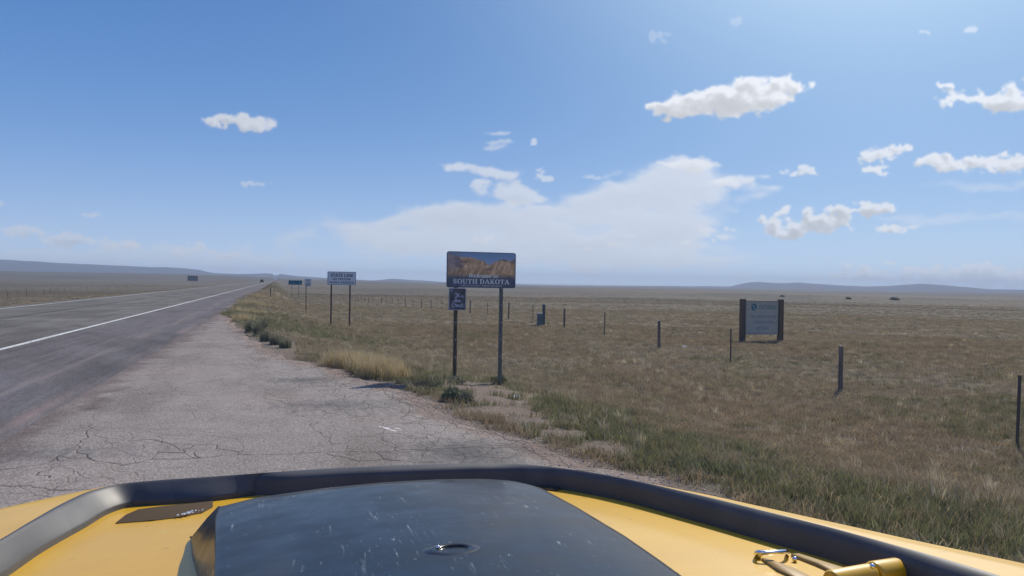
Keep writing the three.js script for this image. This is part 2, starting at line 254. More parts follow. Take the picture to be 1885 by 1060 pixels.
// ------------------------------------------------------------------ road and pull-off
{
  // the highway, from the shoulder seam to the far verge
  const L0 = 2.62, L1 = LEFT_EDGE;
  const tex = dataTex(1024, 2048, (i, j) => {
    const l = L0 + (i + 0.5) / 1024 * (L1 - L0), u = j / 2048 * 64, cyc = Math.cos(j / 2048 * 2 * Math.PI) * 5, syc = Math.sin(j / 2048 * 2 * Math.PI) * 5;
    const n = fbm(l * 0.9 + cyc, syc + l * 0.2, 4) - 0.5, st = fbm(l * 7, cyc * 0.8 + syc * 0.7, 3) - 0.5, gr = H2(i, j) - 0.5, gr2 = H2(i >> 1, j >> 2) - 0.5;
    let c = [101, 98, 95];
    const sh = ss(5.9, 5.6, l + n * 0.5); c = c.map((v, k) => lerp(v, [101, 97, 98][k], sh));        // older shoulder, darker
    const patch = ss(0.02, 0.2, n + st * 0.4) * sh; c = c.map((v, k) => lerp(v, [84, 82, 86][k], patch * 0.8));
    const dark = ss(3.5, 3.1, l + n * 0.25) ; c = c.map((v, k) => lerp(v, [92, 90, 92][k], dark * 0.8));
    const seam = Math.max(0, 1 - Math.abs(l - 3.72 - n * 0.5) / 0.26) * (0.5 + st); c = c.map((v, k) => lerp(v, [132, 118, 111][k], clamp(seam, 0, 1) * 0.55)); // red grit along the joint
    const seam2 = Math.max(0, 1 - Math.abs(l - 2.85) / 0.22) * (0.45 + n * 1.5); c = c.map((v, k) => lerp(v, [124, 104, 98][k], clamp(seam2, 0, 1) * 0.8));
    for (const [w, a, s] of [[7.0, 0.35, 14], [8.6, .3, 14], [11.1, .3, 14], [12.7, .35, 14]]) { const b = Math.exp(-((l - w) ** 2) / 0.09) * a * (0.7 + n); c = c.map((v) => v - s * b); } // polished wheel tracks
    const tar = Math.exp(-((l - 10.35 - n * 0.06) ** 2) / 0.018); c = c.map((v, k) => lerp(v, [66, 65, 66][k], tar * 0.75));
    const q = n * 34 + st * 24 + gr * 22 + gr2 * 10; return [c[0] + q, c[1] + q, c[2] + q];
  });
  const seg = 200, pos = [], uv = [], idx = [];
  for (let j = 0; j <= seg; j++) { const t = j / seg, u = -30 + 1630 * Math.pow(t, 2.2); for (let k = 0; k <= 6; k++) { const l = lerp(L0, L1 - 0.1 + (vn(u * 1.3, 50) - .5) * .15, k / 6), [x, z] = fromUL(u, l); pos.push(x, 0, z); uv.push(k / 6, u / 64); } }
  for (let j = 0; j < seg; j++) for (let k = 0; k < 6; k++) { const a = j * 7 + k; idx.push(a, a + 7, a + 1, a + 1, a + 7, a + 8); }
  const g = new THREE.BufferGeometry(); g.setAttribute('position', new THREE.Float32BufferAttribute(pos, 3)); g.setAttribute('uv', new THREE.Float32BufferAttribute(uv, 2)); g.setIndex(idx); g.computeVertexNormals();
  if (g.attributes.normal.getY(0) < 0) { for (let k = 0; k < idx.length; k += 3) { const t = idx[k]; idx[k] = idx[k + 1]; idx[k + 1] = t; } g.setIndex(idx); g.computeVertexNormals(); }
  structure(mesh('road', g, new THREE.MeshPhysicalMaterial({ map: tex, roughness: 0.95, specularIntensity: 0.35, bumpMap: tex, bumpScale: 0.006 })), 'straight two-lane highway of worn grey asphalt', 'road');
  // painted lines
  const paint = new THREE.MeshStandardMaterial({ map: dataTex(64, 1024, (i, j) => { const w = fbm(i / 9, j / 14, 4), k = w > 0.60 ? 150 : 205; return [k, k, k - 4]; }), roughness: 0.7 });
  const line = (name, l, w, u0, u1, label) => {
    const p = [], v = [], ix = []; let n = 0; for (let j = 0; j <= 160; j++) { const u = u0 + (u1 - u0) * Math.pow(j / 160, 2); for (const s of [-1, 1]) { const [x, z] = fromUL(u, l + s * (w / 2 + (vn(u * 3, l + s) - .5) * 0.02)); p.push(x, 0.005, z); v.push((s + 1) / 2, u / 8); } if (j) { ix.push(n - 2, n, n - 1, n - 1, n, n + 1); } n += 2; }
    const g2 = new THREE.BufferGeometry(); g2.setAttribute('position', new THREE.Float32BufferAttribute(p, 3)); g2.setAttribute('uv', new THREE.Float32BufferAttribute(v, 2)); g2.setIndex(ix); g2.computeVertexNormals();
    structure(mesh(name, g2, paint), label, 'road marking');
  };
  line('edge_line', 6.02, 0.15, -20, 900, 'white edge line between the lane and the near shoulder');
  line('edge_line', 13.35, 0.13, -20, 900, 'white edge line along the far side of the highway');
}
{
  // the cracked pull-off, one sheet with a broken edge
  const U0 = -12, U1 = edgeUL[edgeUL.length - 1][0] + 5, LA = 2.66, LB = -9;
  const TW = 2048, TH = 1024, tu = (u) => (u - 2) / 34 * TW, tl = (l) => (LA - l) / (LA - (-5.2)) * TH;
  const R = rng(77);
  const pixUL = (list) => list.map(([x, y]) => toUL(...groundAt(x, y)));
  const cracks = [
    [[371, 648], [420, 649], [450, 657], [480, 661], [505, 656], [530, 655]],
    [[234, 810], [293, 813], [356, 820], [400, 820], [412, 828], [436, 838], [535, 837], [622, 833], [697, 833], [739, 829], [838, 826], [937, 824], [990, 822]],
    [[-40, 868], [0, 866], [75, 856], [107, 840], [166, 846], [222, 858], [277, 846], [368, 844], [436, 838]],
    [[107, 840], [95, 862], [72, 870], [90, 880]], [[277, 846], [290, 832], [320, 834], [368, 844], [360, 830]], [[293, 813], [340, 832], [356, 820]], [[166, 846], [140, 820], [160, 795], [168, 782]],
    [[600, 697], [660, 718], [719, 733], [790, 759], [830, 772], [877, 788], [940, 812], [956, 814], [996, 842], [1047, 862], [1107, 872]],
    [[671, 701], [720, 716], [782, 735], [820, 746], [853, 755], [900, 775], [956, 798], [1016, 814], [1080, 840], [1130, 858]],
    [[640, 692], [700, 714], [760, 740], [800, 745]], [[960, 822], [1010, 848], [1030, 858]], [[877, 788], [905, 790], [956, 798]], [[940, 812], [980, 808], [1016, 814]],
    [[996, 842], [1030, 835], [1047, 862]], [[0, 895], [60, 898], [150, 902], [220, 905]], [[600, 836], [660, 850], [720, 848], [800, 852]], [[690, 833], [705, 845], [735, 850]],
  ].map(pixUL);
  const drawCracks = (x, dark, wmul) => {
    const r2 = rng(5); x.lineCap = 'round'; x.lineJoin = 'round'; x.strokeStyle = dark;
    const jag = (pts, w) => {
      let prev = null; for (let k = 0; k + 1 < pts.length; k++) { const [u0, l0] = pts[k], [u1, l1] = pts[k + 1], len = Math.hypot(u1 - u0, l1 - l0), n = Math.max(2, Math.ceil(len / 0.12)); for (let i = 0; i <= n; i++) { const t = i / n, j = Math.sin(t * Math.PI) * 0.13; const p = [tu(u0 + (u1 - u0) * t + (r2() - .5) * j), tl(l0 + (l1 - l0) * t + (r2() - .5) * j)]; if (prev) { x.lineWidth = Math.max(0.45, w * (0.5 + r2())) * wmul; x.beginPath(); x.moveTo(...prev); x.lineTo(...p); x.stroke(); } prev = p; } }
    };
    for (const c of cracks) jag(c, 1.35);
    for (let k = 0; k < 330; k++) { // alligator cracking along the broken edge
      const u = 4 + r2() * 24, e = rightEdge(u); let p = [u, e + 0.1 + r2() * r2() * 2.0]; const pts = [p]; let a = r2() * 6.28; const n = 2 + (r2() * 4 | 0); for (let i = 0; i < n; i++) { a += (r2() - .5) * 1.9; p = [p[0] + Math.cos(a) * 0.4, p[1] + Math.sin(a) * 0.25]; pts.push(p); } jag(pts, 0.95);
    }
    for (let k = 0; k < 330; k++) { let p = [3 + r2() * 28, 2.4 - r2() * r2() * 5]; const pts = [p]; let a = (r2() < .5 ? 0 : 1.57) + (r2() - .5); const n = 2 + (r2() * 5 | 0); for (let i = 0; i < n; i++) { a += (r2() - .5) * 1.4; p = [p[0] + Math.cos(a) * 0.35, p[1] + Math.sin(a) * 0.3]; pts.push(p); } jag(pts, 0.55); }
  };
  const tex = canvasTex(TW, TH, (x, w, h) => {
    const im = x.createImageData(w, h);
    for (let j = 0; j < h; j++) for (let i = 0; i < w; i++) {
      const u = 2 + i / w * 34, l = LA - j / h * (LA + 5.2), n = fbm(u * 0.55, l * 0.7, 4) - 0.5, n2 = fbm(u * 2.6 + 9, l * 3.1, 3) - 0.5, gr = H2(i, j) - 0.5, gr2 = H2(i >> 1, j >> 1) - 0.5;
      let c = [135, 128, 122];
      const red = ss(0.05, 0.25, n) ; c = c.map((v, k) => lerp(v, [132, 122, 116][k], red * .8));
      const old = ss(2.1, 2.7, l + n2 * 0.9); c = c.map((v, k) => lerp(v, [100, 89, 86][k], old * 0.85));       // ground-in asphalt at the joint
      const grit = ss(0.5, 0.05, l - rightEdge(u) + n2 * 0.6); c = c.map((v, k) => lerp(v, [124, 107, 97][k], grit * .7));
      const stain = ss(0.12, 0.3, fbm(u * 0.35 + 3, l * 1.1 + 8, 4) - 0.5 + n2 * .3); c = c.map((v) => v - 11 * stain);
      const q = n * 22 + n2 * 14 + gr * 34 + gr2 * 16, k4 = (j * w + i) * 4; im.data[k4] = c[0] + q; im.data[k4 + 1] = c[1] + q; im.data[k4 + 2] = c[2] + q; im.data[k4 + 3] = 255;
    }
    x.putImageData(im, 0, 0);
    for (const [px, py, a, b] of [[670, 752, 1.6, 0.35], [590, 745, .9, .2], [850, 826, .9, .3], [860, 838, .5, .25], [560, 700, .7, .16], [60, 838, 1.2, .2], [880, 765, .5, .2]]) { // old oil and tyre stains
      const [u, l] = toUL(...groundAt(px, py)); for (let k = 0; k < 500; k++) { const rr = Math.sqrt(-2 * Math.log(1 - R() * .98)) * .5, an = R() * 6.28; x.fillStyle = 'rgba(70,64,66,0.055)'; x.beginPath(); x.ellipse(tu(u + Math.cos(an) * rr * b * 2.2), tl(l + Math.sin(an) * rr * a), 3 + R() * 7, 2 + R() * 5, 0, 0, 7); x.fill(); }
    }
    for (const p of [[712, 789], [722, 792], [733, 790], [705, 787]]) { const [u, l] = toUL(...groundAt(...p)); x.fillStyle = 'rgba(214,208,204,.85)'; x.beginPath(); x.ellipse(tu(u), tl(l), 2 + R() * 2, 5 + R() * 6, R(), 0, 7); x.fill(); }
    drawCracks(x, 'rgba(50,44,42,0.62)', 0.75);
  });
  const bmp = canvasTex(TW, TH, (x, w, h) => { const im = x.createImageData(w, h); for (let k = 0; k < w * h; k++) { const v = 190 + (H2(k % w, k / w | 0) - .5) * 70; im.data[k * 4] = im.data[k * 4 + 1] = im.data[k * 4 + 2] = v; im.data[k * 4 + 3] = 255; } x.putImageData(im, 0, 0); drawCracks(x, 'rgba(0,0,0,0.9)', 1.1); }, false);
  for (const t of [tex, bmp]) { t.wrapS = t.wrapT = THREE.MirroredRepeatWrapping; t.flipY = false; }
  const pos = [], uv = [], idx = [], N = 520, M = 8; let last = 0;
  for (let j = 0; j <= N; j++) {
    const u = lerp(U0, U1, j / N), e = Math.min(rightEdge(u), LA - 0.02);
    for (let k = 0; k <= M; k++) { const l = lerp(LA, e, k / M), [x, z] = fromUL(u, l); pos.push(x, 0.004, z); uv.push((u - 2) / 34, (LA - l) / (LA + 5.2)); }
    const [x, z] = fromUL(u, e - 0.05); pos.push(x, -0.09, z); uv.push((u - 2) / 34, (LA - e) / (LA + 5.2) + .01);
  }
  const S = M + 2; for (let j = 0; j < N; j++) for (let k = 0; k < S - 1; k++) { const a = j * S + k; idx.push(a, a + 1, a + S, a + 1, a + S + 1, a + S); }
  const g = new THREE.BufferGeometry(); g.setAttribute('position', new THREE.Float32BufferAttribute(pos, 3)); g.setAttribute('uv', new THREE.Float32BufferAttribute(uv, 2)); g.setIndex(idx); g.computeVertexNormals();
  if (g.attributes.normal.getY(2) < 0) { for (let k = 0; k < idx.length; k += 3) { const t = idx[k]; idx[k] = idx[k + 1]; idx[k + 1] = t; } g.setIndex(idx); g.computeVertexNormals(); }
  structure(mesh('pull_off', g, new THREE.MeshPhysicalMaterial({ map: tex, roughness: 0.95, specularIntensity: 0.35, bumpMap: bmp, bumpScale: 0.012 })), 'pale cracked asphalt pull-off beside the highway', 'pavement');
}

// ------------------------------------------------------------------ signs and posts
const steel = std(0xffffff, 0.55, { map: blotch([112, 112, 106], 34, 5, 22, [1, 1, .95], 3), metalness: 0.35 });
const rusty = std(0xffffff, 0.75, { map: blotch([104, 92, 80], 42, 4, 26, [1, .86, .7], 8), metalness: 0.2 });
const wood = std(0xffffff, 0.95, { map: blotch([122, 110, 100], 42, 26, 3, [1, .95, .9], 21) });
const alu = std(lin(0.42, 0.43, 0.44), 0.5, { metalness: 0.5 });
function roundPanel(w, h, d, r) {
  const s = new THREE.Shape(); s.moveTo(-w / 2 + r, -h / 2); s.lineTo(w / 2 - r, -h / 2); s.quadraticCurveTo(w / 2, -h / 2, w / 2, -h / 2 + r); s.lineTo(w / 2, h / 2 - r); s.quadraticCurveTo(w / 2, h / 2, w / 2 - r, h / 2); s.lineTo(-w / 2 + r, h / 2); s.quadraticCurveTo(-w / 2, h / 2, -w / 2, h / 2 - r); s.lineTo(-w / 2, -h / 2 + r); s.quadraticCurveTo(-w / 2, -h / 2, -w / 2 + r, -h / 2);
  return d ? new THREE.ExtrudeGeometry(s, { depth: d, bevelEnabled: false }) : (() => { const g = new THREE.ShapeGeometry(s), p = g.attributes.position, u = g.attributes.uv; for (let i = 0; i < p.count; i++) u.setXY(i, p.getX(i) / w + 0.5, p.getY(i) / h + 0.5); return g; })();
}
function printed(parent, name, tex, w, h, x, y, z, r, label) { const f = mesh(name, roundPanel(w, h, 0, r), std(0xffffff, 0.55, { map: tex }), parent); f.position.set(x, y, z); if (label) f.userData.label = label; return f; }
// place of a sign: its foot on the land, and metres for each photo pixel there
function foot(px, py) { const p = onLand(px, py); const dist = -new THREE.Vector3(p.x, p.y - EYE, p.z).applyQuaternion(camQi).z; return { p, m: dist / FPX }; }

// welcome sign
{
  const a = foot(836, 703), b = foot(918, 705), m = (a.m + b.m) / 2, mid = a.p.clone().add(b.p).multiplyScalar(0.5);
  const t = thing('welcome_sign', 'large picture sign on two steel posts reading Welcome to South Dakota', 'road sign', [mid.x, mid.y, mid.z], RA);
  const cw = 1 / Math.cos(RA), W = 127 * m * cw * 0.985, Hh = 65.5 * m, px0 = (836 - 877) * m * cw, px1 = (918 - 877) * m * cw, yb = 174.5 * m;
  for (const x of [px0, px1]) {
    const ph = x === px0 ? yb + Hh * 0.9 : yb + Hh * 0.9, po = mesh('post', box(0.062, ph + 0.4, 0.062, x, (ph - 0.4) / 2, 0), x === px0 ? rusty : steel, t);
    po.userData.label = x === px0 ? 'rust-stained square steel post' : 'grey-green square steel post';
    for (let k = 0; k < 5; k++) mesh('bolt', new THREE.CylinderGeometry(0.013, 0.013, 0.02, 8).rotateX(Math.PI / 2).translate(x, 0.5 + k * 0.33, 0.036), alu, po);
  }
  const bx = (880.5 - 877) * m * cw, board = mesh('sign_panel', roundPanel(W, Hh, 0.012, 0.05).translate(bx, yb + Hh / 2, 0.04), alu, t);
  mesh('stiffener', box(W * 0.92, 0.05, 0.03, bx, yb + Hh * 0.82, 0.02 + .0045), alu, board); mesh('stiffener', box(W * 0.92, 0.05, 0.03, bx, yb + Hh * 0.15, 0.02 + .0045), alu, board);
  const art = canvasTex(1024, 528, (x, w, h) => {
    const im = x.createImageData(w, h);
    for (let j = 0; j < h; j++) for (let i = 0; i < w; i++) { // blue sky over warm cliffs, dark foot
      const fx = i / w, fy = j / h, n = fbm(fx * 9, fy * 7, 5) - 0.5, st = fbm(fx * 34 + fy * 6, fy * 7, 4) - 0.5;
      const G = (c, w) => Math.exp(-((fx - c) * (fx - c)) / (w * w)), top = 0.24 - 0.12 * G(0.3, 0.16) - 0.06 * G(0.85, 0.13) + 0.10 * G(0.60, 0.09) + n * 0.16 - 0.16 * G(0, 0.2);
      let c = [lerp(150, 186, fy * 2), lerp(174, 198, fy * 2), lerp(200, 212, fy * 2)];
      if (fy > top) { c = [226 + st * 110 + n * 70, 180 + st * 95 + n * 60, 134 + st * 74 + n * 50]; const dk = ss(0.02, 0.2, fbm(fx * 5 + 7, fy * 5 + 2, 4) - 0.5); c = c.map((v, k) => lerp(v, [140, 116, 108][k], dk * 0.85)); }
      const sm = ss(0.30, 0.05, fx) * ss(0.75, 0.25, fy); c = c.map((v, k) => lerp(v, [160, 150, 158][k], sm * 0.7));
      const ft = ss(0.60 + n * 0.1, 0.78, fy); c = c.map((v, k) => lerp(v, [92, 100, 116][k], ft * 0.9));
      const k4 = (j * w + i) * 4; im.data[k4] = c[0]; im.data[k4 + 1] = c[1]; im.data[k4 + 2] = c[2]; im.data[k4 + 3] = 255;
    }
    x.putImageData(im, 0, 0);
    x.textAlign = 'center'; x.textBaseline = 'alphabetic'; x.fillStyle = '#e8e6e0';
    x.fillStyle = '#fbfaf4'; x.font = 'italic bold 74px serif'; x.fillText('Welcome to', 0.52 * w, 0.72 * h);
    const fit = (s, font, cx, y, width) => { x.font = font; const k = width / x.measureText(s).width; x.save(); x.translate(cx, y); x.scale(k, 1); x.fillText(s, 0, 0); x.restore(); };
    x.fillStyle = '#f0eee8'; fit('SOUTH DAKOTA', 'bold 96px serif', 0.5 * w, 0.895 * h, 0.82 * w);
    x.fillStyle = '#d8d6d0'; fit('GREAT FACES \u2022 GREAT PLACES', 'bold 30px serif', 0.5 * w, 0.965 * h, 0.60 * w);
    x.strokeStyle = '#55606e'; x.lineWidth = 10; x.strokeRect(4, 4, w - 8, h - 8);
  });
  printed(board, 'printed_face', art, W - 0.006, Hh - 0.006, bx, yb + Hh / 2, 0.0545, 0.047, 'cliff picture with white lettering');
}
{ // the small sticker-covered sign on the rust-stained post
  const a = foot(836, 703), m = a.m, cw = 1 / Math.cos(RA), w = 31 * m * cw, h = 40.5 * m, y = (703 - 549.2) * m - 0.012;
  const t = thing('sticker_sign', 'small dark sign covered in pale stickers below the welcome sign', 'road sign', [a.p.x, a.p.y, a.p.z], RA);
  const pl = mesh('sign_panel', roundPanel(w, h, 0.008, 0.012).translate(0.025, y, 0.04), alu, t);
  const tex = canvasTex(384, 512, (x, W, H) => {
    const r = rng(9); const im = x.createImageData(W, H); for (let j = 0; j < H; j++) for (let i = 0; i < W; i++) { const k = 92 + (fbm(i / 60, j / 60, 4) - .5) * 50, q = (j * W + i) * 4; im.data[q] = k; im.data[q + 1] = k - 4; im.data[q + 2] = k - 2; im.data[q + 3] = 255; } x.putImageData(im, 0, 0);
    x.strokeStyle = '#c9cad4'; x.lineWidth = 9; x.strokeRect(8, 8, W - 16, H - 16);
    x.lineWidth = 17; x.lineCap = 'round'; x.lineJoin = 'round'; x.strokeStyle = 'rgba(200,202,214,.9)';
    const P = (...p) => { x.beginPath(); p.forEach(([a2, b2], i) => i ? x.lineTo(a2, b2) : x.moveTo(a2, b2)); x.stroke(); };
    P([140, 110], [240, 205]); P([240, 130], [130, 235]); P([190, 100], [185, 215]); P([85, 330], [130, 285], [140, 320]); P([150, 330], [165, 270], [185, 325], [205, 270], [225, 325], [245, 275], [262, 320]); P([165, 230], [150, 270]);
    x.beginPath(); x.arc(110, 400, 38, 0, 7); x.stroke(); P([165, 370], [180, 440], [205, 380], [225, 435]); P([235, 400], [300, 370], [320, 430], [255, 440], [240, 405]);
    x.fillStyle = 'rgba(150,160,180,.8)'; x.beginPath(); x.ellipse(300, 190, 34, 28, 0.3, 0, 7); x.fill(); x.fillRect(28, 30, 60, 56);
    for (let k = 0; k < 40; k++) { x.fillStyle = `rgba(${150 + r() * 70 | 0},${150 + r() * 60 | 0},${165 + r() * 60 | 0},.45)`; x.fillRect(30 + r() * 310, 60 + r() * 400, 8 + r() * 26, 6 + r() * 16); }
  });
  printed(pl, 'printed_face', tex, w - 0.004, h - 0.004, 0.025, y, 0.0505, 0.011);
}
// state law sign
{
  const a = foot(610, 600), b = foot(642, 602), m = (a.m + b.m) / 2, mid = a.p.clone().add(b.p).multiplyScalar(0.5), cw = 1 / Math.cos(RA);
  const t = thing('regulatory_sign', 'white rectangular sign on two posts headed STATE LAW', 'road sign', [mid.x, mid.y, mid.z], RA);
  const W = 50.5 * m * cw * 0.97, Hh = 24.5 * m, yb = 76.5 * m, bx = (627.5 - 626) * m * cw;
  for (const x of [-16 * m * cw, 16 * m * cw]) mesh('post', box(0.075, yb + Hh + 0.3, 0.06, x, (yb + Hh - 0.5) / 2 - 0.05, 0), rusty, t);
  const pl = mesh('sign_panel', roundPanel(W, Hh, 0.01, 0.03).translate(bx, yb + Hh / 2, 0.04), alu, t);
  const tex = canvasTex(1024, 500, (x, w, h) => {
    x.fillStyle = '#d9dce0'; x.fillRect(0, 0, w, h); x.strokeStyle = '#2c3038'; x.lineWidth = 12; x.strokeRect(14, 14, w - 28, h - 28); x.fillStyle = '#20242c'; x.textAlign = 'center';
    const fit = (s, size, y, width) => { x.font = 'bold ' + size + 'px sans-serif'; const k = width / x.measureText(s).width; x.save(); x.translate(w / 2, y); x.scale(k, 1); x.fillText(s, 0, 0); x.restore(); };
    fit('STATE LAW', 170, 195, w * 0.78); fit('NO TEXTING', 110, 320, w * 0.66); fit('WHILE DRIVING', 110, 445, w * 0.86);
  });
  printed(pl, 'printed_face', tex, W - 0.004, Hh - 0.004, bx, yb + Hh / 2, 0.0535, 0.028);
}
// speed limit
{
  const a = foot(563, 573), m = a.m, y = 46 * m;
  const t = thing('speed_limit_sign', 'small white speed limit 65 sign on a thin post', 'road sign', [a.p.x, a.p.y, a.p.z], RA);
  mesh('post', box(0.065, y + 13 * m, 0.055, 0, (y + 13 * m) / 2 - 0.2, 0), rusty, t);
  const w = 11.5 * m, h = 13.5 * m, pl = mesh('sign_panel', roundPanel(w, h, 0.006, 0.03).translate(0.14, y + h / 2, 0.035), alu, t);
  const tex = canvasTex(256, 320, (x, W, H) => { x.fillStyle = '#d4d8dc'; x.fillRect(0, 0, W, H); x.strokeStyle = '#20242a'; x.lineWidth = 7; x.strokeRect(9, 9, W - 18, H - 18); x.fillStyle = '#14181e'; x.textAlign = 'center'; x.font = 'bold 52px sans-serif'; x.fillText('SPEED', W / 2, 72); x.fillText('LIMIT', W / 2, 126); x.font = 'bold 170px sans-serif'; x.fillText('65', W / 2, 284); });
  printed(pl, 'printed_face', tex, w - 0.004, h - 0.004, 0.14, y + h / 2, 0.0435, 0.028);
}
// green guide sign
{
  const a = foot(541, 549), m = a.m, y = (549 - 524) * m, W = 24 * m, h = 8 * m;
  const t = thing('guide_sign', 'long low blue-green guide sign beyond the speed limit sign', 'road sign', [a.p.x, a.p.y, a.p.z], RA);
  for (const x of [-W * 0.25 + .3, W * 0.25 + .3]) mesh('post', box(0.08, y + h, 0.07, x, (y + h) / 2 - 0.2, 0), rusty, t);
  const pl = mesh('sign_panel', roundPanel(W, h, 0.01, 0.05).translate(0.3, y + h / 2, 0.045), alu, t);
  const tex = canvasTex(512, 170, (x, w, hh) => { x.fillStyle = '#2c6a78'; x.fillRect(0, 0, w, hh); x.strokeStyle = '#3f7f90'; x.lineWidth = 6; x.strokeRect(6, 6, w - 12, hh - 12); x.fillStyle = '#6f9cae'; x.fillRect(70, 98, 190, 16); x.fillRect(400, 60, 44, 60); });
  printed(pl, 'printed_face', tex, W - 0.01, h - 0.01, 0.3, y + h / 2, 0.0585, 0.045);
}
// sign for the other direction, seen from behind
{
  const a = foot(355, 530), m = a.m, y = 13 * m, W = 17.5 * m, h = 9.5 * m;
  const t = thing('sign_seen_from_behind', 'bare grey back of a sign on two posts across the highway', 'road sign', [a.p.x, a.p.y, a.p.z], RA);
  for (const x of [0, W * 0.38]) mesh('post', box(0.10, y + h, 0.08, x, (y + h) / 2 - 0.3, -0.08), wood, t);
  const pl = mesh('sign_panel', box(W, h, 0.02, -0.1, y + h / 2, 0), std(lin(0.27, 0.275, 0.27), 0.6), t);
  mesh('stiffener', box(W * 0.96, 0.06, 0.03, -0.1, y + h * 0.25, 0.027), std(lin(0.2, 0.2, 0.2), 0.6), pl); mesh('stiffener', box(W * 0.96, 0.06, 0.03, -0.1, y + h * 0.75, 0.027), std(lin(0.2, 0.2, 0.2), 0.6), pl);
}
// conservation district sign
{
  const a = foot(1366, 629), b = foot(1441, 624.5), m = (a.m + b.m) / 2 ;
  const turn = RA * 0.9, cw = 1 / Math.cos(turn + 0.32 * 0);
  const t = thing('conservation_sign', 'pale board between two thick wooden posts reading ENTERING Fall River County Conservation District', 'wooden sign', [a.p.x, Math.min(a.p.y, b.p.y) , a.p.z], turn);
  const L = 75.5 * m / Math.cos(turn) * 1.0, H = 77 * m, dy = 0;
  const dark = std(0xffffff, 0.9, { map: blotch([112, 98, 84], 28, 20, 3, [1, 1, 1], 5) });
  for (const x of [0, L]) { const p = mesh('post', rbox(0.235, H + 0.4, 0.2, x, H / 2 - 0.2, 0, 0.02), dark, t); p.userData.label = 'thick dark wooden post'; }
  const y0 = 15 * m, y1 = H - 4.5 * m, w = L - 0.25;
  const bd = std(0xffffff, 0.7, { map: blotch([156, 152, 142], 16, 3, 3, [1, 1, 1], 31) });
  const pl = mesh('board', box(w, y1 - y0, 0.03, L / 2, (y0 + y1) / 2, 0), bd, t);
  const tex = canvasTex(1024, 760, (x, W, HH) => {
    const im = x.createImageData(W, HH); for (let j = 0; j < HH; j++) for (let i = 0; i < W; i++) { const k = 176 + (fbm(i / 70, j / 16, 4) - .5) * 26, q = (j * W + i) * 4; im.data[q] = k + 8; im.data[q + 1] = k + 2; im.data[q + 2] = k - 16; im.data[q + 3] = 255; } x.putImageData(im, 0, 0);
    x.fillStyle = '#587a7c'; x.beginPath(); x.arc(265, 130, 88, 0, 7); x.fill(); x.strokeStyle = '#b4bcbe'; x.lineWidth = 20; x.beginPath(); x.moveTo(215, 105); x.bezierCurveTo(255, 70, 285, 120, 270, 150); x.bezierCurveTo(262, 180, 300, 190, 312, 165); x.stroke();
    x.fillStyle = '#6a8482'; x.textAlign = 'center'; const fit = (s, size, cx, y, width) => { x.font = 'bold ' + size + 'px sans-serif'; const k = width / x.measureText(s).width; x.save(); x.translate(cx, y); x.scale(k, 1); x.fillText(s, 0, 0); x.restore(); };
    fit('ENTERING', 150, 695, 185, 560); x.fillStyle = '#7c888e'; fit('FALL RIVER COUNTY', 100, 560, 395, 800); fit('CONSERVATION', 100, 560, 530, 660); fit('DISTRICT', 100, 560, 670, 400);
  });
  printed(pl, 'printed_face', tex, w - 0.02, y1 - y0 - 0.02, L / 2, (y0 + y1) / 2, 0.018, 0.002);
  for (const yy of [y0 - 0.012, y1 + 0.032]) mesh('rail', box(w, 0.05, 0.09, L / 2, yy - .012, 0), std(lin(0.42, 0.38, 0.33), 0.8), t);
}
// thin marker post by the road
{ const a = foot(498, 546); const t = thing('marker_post', 'thin dark marker post on the grass shoulder by the highway', 'post', [a.p.x, a.p.y, a.p.z], RA); mesh('stake', box(0.085, 17 * a.m + 0.3, 0.04, 0, 17 * a.m / 2 - 0.15, 0), std(lin(0.07, 0.065, 0.06), 0.8), t); mesh('reflector', box(0.07, 0.12, 0.01, 0, 16 * a.m, 0.026), std(lin(0.3, 0.28, 0.22), 0.4), t); }
// fence on the right
function woodPost(seed, h, r) { // split cedar: uneven, tapered, slanted top
  const g = new THREE.CylinderGeometry(r * 0.86, r, h + 0.35, 9, 6), p = g.attributes.position;
  for (let i = 0; i < p.count; i++) { const y = p.getY(i), a = Math.atan2(p.getZ(i), p.getX(i)), k = 1 + (vn(a * 1.6 + 9 + seed, y * 2 + seed) - 0.5) * 0.3; p.setXYZ(i, p.getX(i) * k, y + (y > h * 0.4 ? p.getX(i) * 0.35 : 0), p.getZ(i) * k); }
  g.translate(0, (h - 0.35) / 2, 0); g.computeVertexNormals(); return g;
}
function teePost(h) { const g = mergeGeometries([box(0.045, h + 0.4, 0.008, 0, (h - 0.4) / 2, 0), box(0.007, h + 0.4, 0.034, 0, (h - 0.4) / 2, -0.021)]); return g; }
const woodGeos = [0, 1, 2, 3].map((s) => woodPost(s * 3.7, 1, 1));
const teeMat = std(lin(0.12, 0.10, 0.09), 0.7, { metalness: 0.3 });
function post(px, yb, yt, kind, label, group, lean = 0) {
  const { p, m } = foot(px, yb), h = (yb - yt) * m;
  const o = kind === 'wood' ? mesh('wooden_fence_post', woodPost(px, h, 0.062), wood) : mesh('steel_fence_post', teePost(h), teeMat);
  o.position.copy(p); o.rotation.set(0, px, lean); tag(o, label, 'fence post', group); return o;
}
const gW = 'wooden posts of the fence across the field', gT = 'steel posts of the fence across the field';
const lW = 'weathered wooden fence post in the fence line past the welcome sign', lT = 'thin dark steel fence post in the fence line past the welcome sign';
